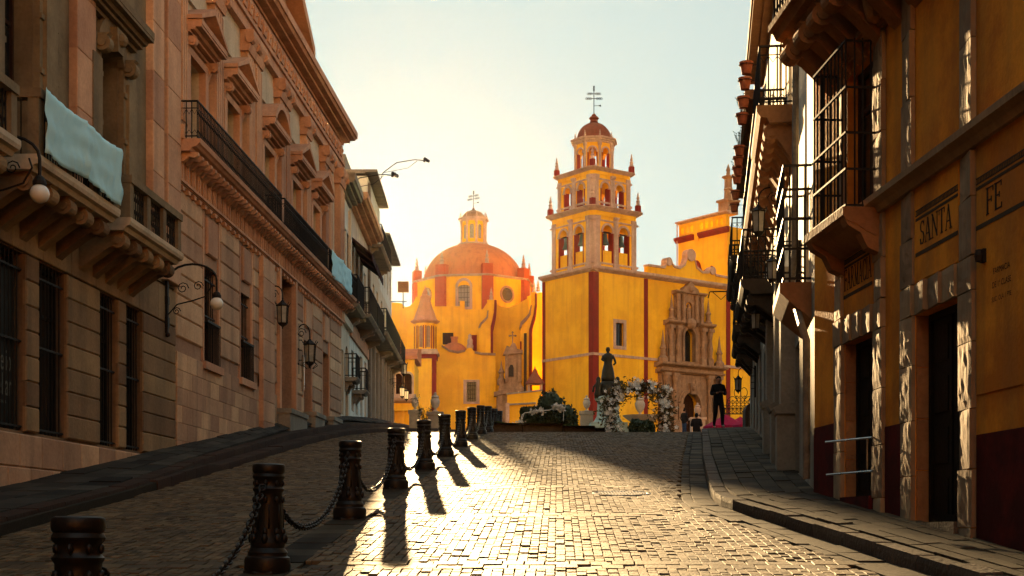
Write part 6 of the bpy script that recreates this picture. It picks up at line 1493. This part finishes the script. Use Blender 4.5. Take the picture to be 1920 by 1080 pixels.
# flower arch
fa = thing('flower_arch', 'arch of white flowers and brown leaves standing on the plaza', 'flower arch', at(1195, 812, 58)); f0 = at(1195, 812, 58)
arc = [(1150,815),(1147,790),(1143,765),(1143,750),(1150,735),(1163,727),(1180,722),(1200,718),(1220,722),(1236,731),(1245,745),(1248,765),(1250,785),(1250,815)]
ap3 = [at(x, min(y+7, 815), 58)-f0 for x, y in arc]
b = MB(); b.tube(ap3, .05, 6); part(b, 'frame', M['iron'], fa)
def arch_pt(w):
    def f():
        k = rng.random()*(len(ap3)-1); i = int(k); p = ap3[i].lerp(ap3[i+1], k-i)
        return (p.x+rng.normal(0,w), p.y+rng.normal(0,w*.8), max(p.z+rng.normal(0,w*.8), .02))
    return f
def along(t): k = t*(len(ap3)-1.001); i = int(k); return ap3[i].lerp(ap3[i+1], k-i)
cl2 = [tuple(along((k+.5)/34)+Vector((rng.normal(0,.1), rng.normal(0,.08), rng.normal(0,.08)))) for k in range(34)]
def clump(sd):
    def f():
        c = cl2[int(rng.integers(len(cl2)))]; k = sd*(.7+.6*abs(math.sin(c[0]*37+c[2]*23)))
        return (c[0]+rng.normal(0,k), c[1]+rng.normal(0,k*.8), max(c[2]+rng.normal(0,k*.9), .02))
    return f
leaf_cloud(clump(.17), 3600, .075, 'leaf2', fa, 'leaves', .38)
b = MB()
for k in range(46):
    p = Vector(arch_pt(.1)()); d = Vector((rng.normal(0,1), rng.normal(0,.6), rng.normal(.4,.8))).normalized()*(.25+.3*rng.random()); b.tube([p, p+d*.6+Vector((0,0,.03)), p+d], [.012,.008,.003], 4)
part(b, 'twigs', M['wood'], fa, kind='stuff')
fv = MB()
cl = [tuple(along((k+.5)/28)+Vector((rng.normal(0,.16), rng.normal(0,.08), rng.normal(0,.14)))) for k in range(28)]
for k in range(300):
    c = cl[rng.integers(len(cl))] if k % 4 else arch_pt(.2)(); c = Vector((c[0]+rng.normal(0,.085), c[1]-.1-abs(rng.normal(0,.16)), max(c[2]+rng.normal(0,.085), .05)))
    s = .055+.06*rng.random(); up = Vector((rng.normal(0,.5), -1, rng.normal(0,.5))).normalized(); x = up.orthogonal().normalized(); y = up.cross(x)
    for j in range(5):
        a = j*2*PI/5; d = x*math.cos(a)+y*math.sin(a); e = x*math.cos(a+.5)+y*math.sin(a+.5); g = x*math.cos(a-.5)+y*math.sin(a-.5)
        fv.poly([c, c+g*s*.6+up*s*.15, c+d*s+up*s*.3, c+e*s*.6+up*s*.15])
part(fv, 'flowers', M['petal'], fa, kind='stuff')
# monument: bronze figure group on pale pedestal
mo = thing('monument', 'dark bronze statue of a standing figure on a pale green pedestal', 'monument', (kx(1140)*78, 78, gz(78)))
b = MB(); b.box(-1.3, 1.3, -1.3, 1.3, 0, .35); b.box(-1.0, 1.0, -1.0, 1.0, .35, .6); b.lathe([(.9,.6),(.75,.75),(.62,1.0),(.58,1.7),(.66,1.85),(.75,1.95),(.7,2.05),(.45,2.1)], 0, 0, 0, 16); part(b, 'pedestal', M['verd'], mo)
b = MB(); b.lathe([(.5,2.1),(.52,2.3),(.45,2.6),(.38,2.9)], 0, 0, 0, 12)
for sx in (-.55, .5): b.lathe([(.2,1.95),(.24,2.2),(.16,2.45),(.2,2.7),(.12,2.85),(.13,3.0),(.1,3.1),(.02,3.15)], sx, -.25, 0, 9)
b.tube([(-.55,-.25,2.8),(-.8,-.3,2.6),(-.85,-.35,2.3)], .06, 6); b.tube([(.5,-.25,2.75),(.75,-.3,2.9)], .06, 6); part(b, 'side_figures', M['bronze'], mo, smooth=True)
b = MB(); b.lathe([(.36,2.9),(.38,3.1),(.32,3.5),(.26,3.75),(.22,3.95),(.27,4.15),(.28,4.3),(.2,4.42),(.08,4.47),(.075,4.53),(.115,4.6),(.12,4.68),(.09,4.77),(.02,4.8)], 0, 0, 0, 12)
b.tube([(.24,0,4.32),(.36,-.05,4.1),(.4,-.15,3.9),(.3,-.28,3.8)], [.075,.065,.055,.05], 7); b.tube([(-.24,0,4.32),(-.33,-.08,4.1),(-.2,-.26,4.0)], [.075,.065,.05], 7); part(b, 'statue_figure', M['bronze'], mo, smooth=True)
# urns and pedestals
def urn(px, D, zb, s, lab, mt='paleurn', ped=1.0):
    t = thing('stone_urn', lab, 'urn', (kx(px)*D, D, gz(D)), 0, 'stone urns on the plaza'); h = zb
    b = MB(); b.box(-.42*s*ped, .42*s*ped, -.42*s*ped, .42*s*ped, -.1, h*.86); b.box(-.5*s*ped, .5*s*ped, -.5*s*ped, .5*s*ped, h*.86, h); part(b, 'pedestal', M['greyst'] if mt != 'cstone' else M[mt], t)
    b = MB(); b.lathe([(.2,0),(.2,.06),(.08,.12),(.07,.2),(.2,.34),(.27,.55),(.28,.7),(.2,.85),(.24,.92),(.2,.98),(.07,1.06),(.1,1.14),(.02,1.22)], 0, 0, 0, 14)
    me = b.mesh('urn')
    for v in me.vertices: v.co = Vector((v.co.x*s, v.co.y*s, h+v.co.z*s))
    link('urn', me, M[mt], t, smooth=.7)
urn(816, 62, .95, .72, 'pale stone urn on a square pedestal at the left end of the plaza')
urn(1200, 78, 1.0, 1.0, 'pale stone urn on a round basin seen through the flower arch')
bs = thing('fountain_basin', 'shallow round stone basin under the urn behind the flower arch', 'basin', (kx(1200)*78, 76.9, gz(78)))
b = MB(); b.lathe([(.5,-.1),(.45,.5),(.95,.85),(1.05,.95),(.95,.95),(.8,.85),(.02,.8)], 0, 0, 0, 24); part(b, 'bowl', M['paleurn'], bs)
b = MB(); b.lathe([(.3,-.1),(.24,.3),(.3,.6)], 0, 0, 0, 12); part(b, 'stem', M['paleurn'], bs)
urn(1308, 92, 1.1, .8, 'pale stone pedestal with urn in front of the church door', 'cstone', 1.3)
urn(778, 66, 1.1, .6, 'small stone urn pedestal by the far left house corner')
urn(1100, 80, 1.3, .75, 'pale stone urn left of the bronze monument', ped=1.1)
# leafy plant beside the left urn
pz = thing('spindly_plant', 'thin leafy plant beside the left stone urn', 'plant', (kx(798)*62, 62, gz(62)))
b = MB()
tips = []
for k in range(9):
    a = rng.random()*2*PI; l = .9+.9*rng.random(); e = Vector((.45*math.cos(a)*l*.6, .3*math.sin(a), l)); b.tube([(0,0,0), e*.5+Vector((.05,0,.1)), e], [.02,.014,.006], 4); tips.append(e)
part(b, 'stems', M['wood'], pz)
leaf_cloud(lambda: tuple(tips[rng.integers(9)]*(.4+.6*rng.random())+Vector(rng.normal(0,.08,3))), 320, .05, 'leaf', pz, 'foliage', .4)
# street lamps on the plaza
def plaza_lamp(px, py_top, D, lab):
    z = gz(D); H = zat(py_top, D)-z
    t = thing('street_lamp', lab, 'street lamp', (kx(px)*D, D, z), 0, 'plaza street lamps')
    b = MB(); b.lathe([(.18,0),(.18,.3),(.1,.45),(.06,.6),(.045,H-1.0),(.09,H-.95),(.05,H-.88)], 0, 0, 0, 10); part(b, 'post', M['iron'], t)
    b = MB(); b.lathe([(.1,H-.85),(.2,H-.35),(.22,H-.33)], 0, 0, 0, 6); part(b, 'lantern_glass', M['globe'], t)
    b = MB(); b.lathe([(.25,H-.34),(.2,H-.25),(.1,H-.15),(.06,H-.08),(.02,H)], 0, 0, 0, 6); part(b, 'lamp_cap', M['iron'], t)
plaza_lamp(1412, 738, 74, 'street lamp with pale lantern beside the magenta parasols')
# magenta parasols
def parasol(px, py, D, w, lab):
    z = gz(D); H = zat(py, D)-z
    t = thing('parasol', lab, 'parasol', (kx(px)*D, D, z), 0, 'magenta parasols')
    b = MB(); b.tube([(0,0,0),(0,0,H)], .03, 6); part(b, 'pole', M['metalgrey'], t)
    b = MB(); R_ = [b.p((w*math.cos(a), w*math.sin(a), H-.62)) for a in np.linspace(0, 2*PI, 9)[:-1]]; R2 = [b.p((w*math.cos(a), w*math.sin(a), H-.74)) for a in np.linspace(0, 2*PI, 9)[:-1]]; ap0 = b.p((0,0,H))
    for k in range(8): b.fi((R_[k], R_[(k+1)%8], ap0)); b.fi((R2[k], R2[(k+1)%8], R_[(k+1)%8], R_[k]))
    part(b, 'canopy', M['magenta'], t)
parasol(1361, 777, 72, 1.15, 'magenta parasol just behind the walking person')
parasol(1388, 781, 78, 1.1, 'magenta parasol between the walking person and the street lamp')
parasol(1408, 774, 70, .9, 'magenta parasol at the foot of the street lamp')
# wrought iron ornament and planter by the parasols
ir = thing('iron_trellis', 'ornate wrought iron trellis with curls against the yellow church', 'trellis', (kx(1389)*86, 86, gz(86)))
H = zat(722, 86)-gz(86); z0_ = zat(776, 86)-gz(86)
b = MB(); b.tube([(-1.0,0,0),(-1.0,0,z0_)], .04, 5); b.tube([(1.0,0,0),(1.0,0,z0_)], .04, 5); part(b, 'posts', M['iron'], ir)
b = MB()
b.tube([(-1.1,0,z0_),(1.1,0,z0_)], .035, 5); b.tube([(-1.1,0,z0_+.3),(1.1,0,z0_+.3)], .03, 5); b.tube([(0,0,z0_),(0,0,H)], .03, 5)
for k in range(-4, 5):
    hh = (H-z0_)*(.75-abs(k)*.13); b.tube([(k*.24,0,z0_),(k*.24,0,z0_+hh)], .02, 4)
    for j in range(4):
        r = .1; cz = z0_+.15+j*.28
        if cz < z0_+hh+.1: b.tube([(k*.24+r*math.cos(t_), 0, cz+r*math.sin(t_)) for t_ in np.linspace(0, 2*PI, 9)[:-1]], .018, 4, close=True)
for s in (-1, 1):
    b.tube([(s*(.5+.35*math.cos(t_)), 0, z0_+.6+.45*math.sin(t_)) for t_ in np.linspace(-.5, 2.8, 10)], .022, 4); b.tube([(s*(.2+.2*math.cos(t_)), 0, H-.45+.3*math.sin(t_)) for t_ in np.linspace(-1.2, 2.4, 9)], .02, 4)
part(b, 'scrollwork', M['iron'], ir)
cb_ = thing('kiosk', 'dark rounded kiosk box beside the street lamp at the right row end', 'kiosk', (kx(1413)*66, 66, gz(66)))
b = MB(); b.prism([(-.45,0),(.45,0),(.45,1.1),(.36,1.3),(.2,1.42),(-.2,1.42),(-.36,1.3),(-.45,1.1)], -.4, .4); part(b, 'body', M['doordark'], cb_)
b = MB(); b.prism([(-.3,.2),(.3,.2),(.3,1.05),(-.3,1.05)], -.43, -.401); part(b, 'panel', M['iron'], cb_)
# ------------------------------------------------------------------ people
def figure(name, lab, loc, rz, J, E, top, legs, shoes, zsplit, hands=(), seated=False, scale=1., hair_long=False):
    """J: joint -> (x, y, z, rx, ry); E: edges. One skinned surface; x = figure's left-right, -y = facing"""
    t = thing(name, lab, 'person', loc, rz, 'people on the plaza')
    keys = list(J); me = bpy.data.meshes.new('body'); me.from_pydata([J[k][:3] for k in keys], [(keys.index(a), keys.index(b_)) for a, b_ in E], [])
    o = bpy.data.objects.new('body_tmp', me); C.objects.link(o)
    sk = o.modifiers.new('s', 'SKIN'); sk.use_smooth_shade = True
    for i, k in enumerate(keys):
        v = me.skin_vertices[0].data[i]; v.radius = J[k][3:5]; v.use_root = (k == 'pelvis')
    ss = o.modifiers.new('ss', 'SUBSURF'); ss.levels = 2; ss.render_levels = 2
    bpy.context.view_layer.update(); dg = bpy.context.evaluated_depsgraph_get()
    bm_me = bpy.data.meshes.new_from_object(o.evaluated_get(dg)); bpy.data.objects.remove(o)
    bm = bmesh.new(); bm.from_mesh(bm_me)
    hx, hy, hz_ = J['head'][:3]
    extra = MB()
    extra.ball(hx, hy-.085, hz_-.01, .018, 6, 5, 1.6)                      # nose
    for s in (-1, 1):
        extra.ball(hx+s*.032, hy-.078, hz_+.02, .011, 6, 4); extra.ball(hx+s*.078, hy+.005, hz_, .018, 6, 5, 1.8)
    extra.tube([(hx-.022, hy-.083, hz_-.045), (hx, hy-.088, hz_-.047), (hx+.022, hy-.083, hz_-.045)], .006, 5)
    for (px, py, pz, dx, dy, dz, side) in hands:                           # five unequal, bent fingers
        d = Vector((dx, dy, dz)).normalized(); across = d.cross(Vector((0,0,1)))
        across = across.normalized() if across.length > .1 else Vector((1,0,0)); curl = Vector((-side*.6, -.2, -.5)).normalized()
        for f, l in enumerate((.062, .072, .068, .052)):
            r0 = Vector((px,py,pz))+across*(.02*(f-1.5))+d*.03; a = r0+d*l*.55; extra.tube([r0-d*.02, a, a+(d*.5+curl*.8)*l*.45], [.0085,.008,.006], 5)
        th = across*(-.03*side); r0 = Vector((px,py,pz))+th; extra.tube([r0, r0+th*.9+d*.025, r0+th*.8+d*.055], [.01,.009,.007], 5)
    em = extra.mesh('x'); n0 = len(bm.faces); bm.from_mesh(em)
    bm.to_mesh(bm_me); bm.free(); bm_me.name = 'body'
    for m_ in (M['skin'], top, legs, shoes): bm_me.materials.append(m_)
    hp = [Vector(h[:3]) for h in hands]; nz = J['neck'][2]
    for i, p in enumerate(bm_me.polygons):
        c = p.center; p.use_smooth = True
        if i >= n0 or c.z > nz-.005 and abs(c.x-hx) < .12: k = 0
        elif any((c-h).length < .075 for h in hp): k = 0
        elif c.z < .075 and not seated: k = 3
        elif c.z < zsplit and not any((c-h).length < .3 and c.z > zsplit-.12 for h in hp): k = 2
        else: k = 1
        p.material_index = k
    link('body', bm_me, None, t)
    hb = MB(); hb.ball(0, 0, 0, 1, 16, 10); hm_ = hb.mesh('hair')
    for v in hm_.vertices:
        x, y, z = v.co; f = 1.0
        if y < -.2 and z < .5: f = .62
        if z < -.35: f *= .8
        v.co = Vector((hx+x*.088*f, hy+.024+y*.094*f, hz_+.03+z*.108*(f if not hair_long or z > 0 else 1.35)))
    link('hair', hm_, M['hair'], t, smooth=True)
    t.scale = (scale,)*3
    return t
WE = [('pelvis','spine'),('spine','chest'),('chest','neck'),('neck','head'),('head','crown'),('chest','shL'),('shL','elL'),('elL','wrL'),('wrL','haL'),('chest','shR'),('shR','elR'),('elR','wrR'),('wrR','haR'),
      ('pelvis','hipL'),('hipL','knL'),('knL','anL'),('anL','toL'),('pelvis','hipR'),('hipR','knR'),('knR','anR'),('anR','toR')]
J = {'pelvis':(0,0,.90,.155,.12),'spine':(0,.01,1.08,.15,.115),'chest':(0,.01,1.27,.17,.13),'neck':(0,0,1.43,.052,.052),'head':(.005,-.04,1.55,.08,.09),'crown':(.008,-.025,1.63,.06,.068),
     'shL':(.175,.01,1.345,.075,.075),'elL':(.235,.02,1.09,.062,.062),'wrL':(.11,-.19,1.13,.042,.04),'haL':(.05,-.23,1.16,.03,.022),
     'shR':(-.175,.01,1.345,.075,.075),'elR':(-.235,.02,1.09,.062,.062),'wrR':(-.11,-.18,1.11,.042,.04),'haR':(-.05,-.22,1.13,.03,.022),
     'hipL':(.085,0,.84,.112,.112),'knL':(.10,-.13,.48,.082,.082),'anL':(.105,-.12,.09,.05,.052),'toL':(.125,-.29,.045,.045,.034),
     'hipR':(-.085,0,.84,.112,.112),'knR':(-.09,.03,.48,.08,.08),'anR':(-.085,.24,.13,.048,.05),'toR':(-.095,.1,.045,.043,.032)}
D_ = 46.0
figure('person', 'person in black sweater and trousers walking down the right pavement, hands held together', (kx(1347)*D_, D_, zr(D_)+.165), .1, J, WE, M['black'], M['black'], M['shoe'], .93,
       hands=((.05,-.23,1.16,-.8,-.3,.1,1),(-.05,-.22,1.13,.8,-.3,.1,-1)), scale=1.0)
J2 = dict(J); J2.update({'elL':(.24,.05,1.08,.05,.05),'wrL':(.2,-.05,.88,.034,.032),'haL':(.19,-.08,.80,.03,.024),'elR':(-.24,.05,1.08,.05,.05),'wrR':(-.2,-.05,.88,.034,.032),'haR':(-.19,-.08,.80,.03,.024),'knL':(.09,-.02,.48,.07,.07),'anL':(.1,.0,.09,.05,.05),'toL':(.12,-.14,.045,.045,.035),'anR':(-.1,.0,.09,.05,.05),'toR':(-.12,-.14,.045,.045,.035)})
figure('person', 'person in dark jacket and blue jeans standing before the church door', (kx(1283)*95, 95, gz(95)), 2.4, J2, WE, M['black'], M['jeans'], M['black'], .86, hands=((.19,-.08,.8,0,-.1,-1,1),(-.19,-.08,.8,0,-.1,-1,-1)), scale=1.03)
J3 = dict(J); dz = -.42
for k in ('pelvis','spine','chest','neck','head','crown','shL','shR','elL','elR','wrL','wrR','haL','haR'): x, y, z, a, c = J[k]; J3[k] = (x, y+.02, z+dz, a*1.12, c*1.15)
J3.update({'neck':(0,.02,1.01,.052,.052),'head':(0,-.0,1.135,.078,.088),'hipL':(.1,0,.46,.1,.1),'hipR':(-.1,0,.46,.1,.1),'knL':(.12,-.42,.5,.07,.07),'knR':(-.12,-.42,.5,.07,.07),'anL':(.11,-.45,.1,.05,.05),'anR':(-.11,-.45,.1,.05,.05),'toL':(.11,-.6,.05,.045,.035),'toR':(-.11,-.6,.05,.045,.035)})
figure('person', 'person in dark hooded jacket sitting with back turned near the church door', (kx(1306)*66, 66, gz(66)-.28), PI-.2, J3, WE, M['black'], M['black'], M['black'], .5, hands=((.05,-.21,.74,-.8,-.3,.1,1),(-.05,-.2,.71,.8,-.3,.1,-1)), seated=True, hair_long=True)
st_ = thing('stone_bench', 'low stone bench under the seated person in dark jacket', 'bench', (kx(1306)*66, 66.05, gz(66)-.3))
b = MB(); b.box(-.6, .6, -.2, .25, .30, .40); part(b, 'seat', M['greyst'], st_)
for s in (-1, 1): b = MB(); b.box(s*.45-.08, s*.45+.08, -.15, .2, 0, .30); part(b, 'support', M['greyst'], st_)
# ------------------------------------------------------------------ haze: closed box of warm air round the whole place
HD, HG = 0.9e-5, .9
b = MB(); b.box(-90, 95, -62, 262, -9, 62)
hz = link('haze', b.mesh('haze'), None, kind='stuff')
hm = bpy.data.materials.new('pale_haze'); hm.use_nodes = True; hn = hm.node_tree.nodes; hn.clear()
pv = hn.new('ShaderNodeVolumePrincipled'); ho = hn.new('ShaderNodeOutputMaterial'); hm.node_tree.links.new(pv.outputs[0], ho.inputs['Volume'])
pv.inputs['Color'].default_value = (1, .8, .5, 1); pv.inputs['Density'].default_value = HD; pv.inputs['Anisotropy'].default_value = HG
hz.data.materials.append(hm)
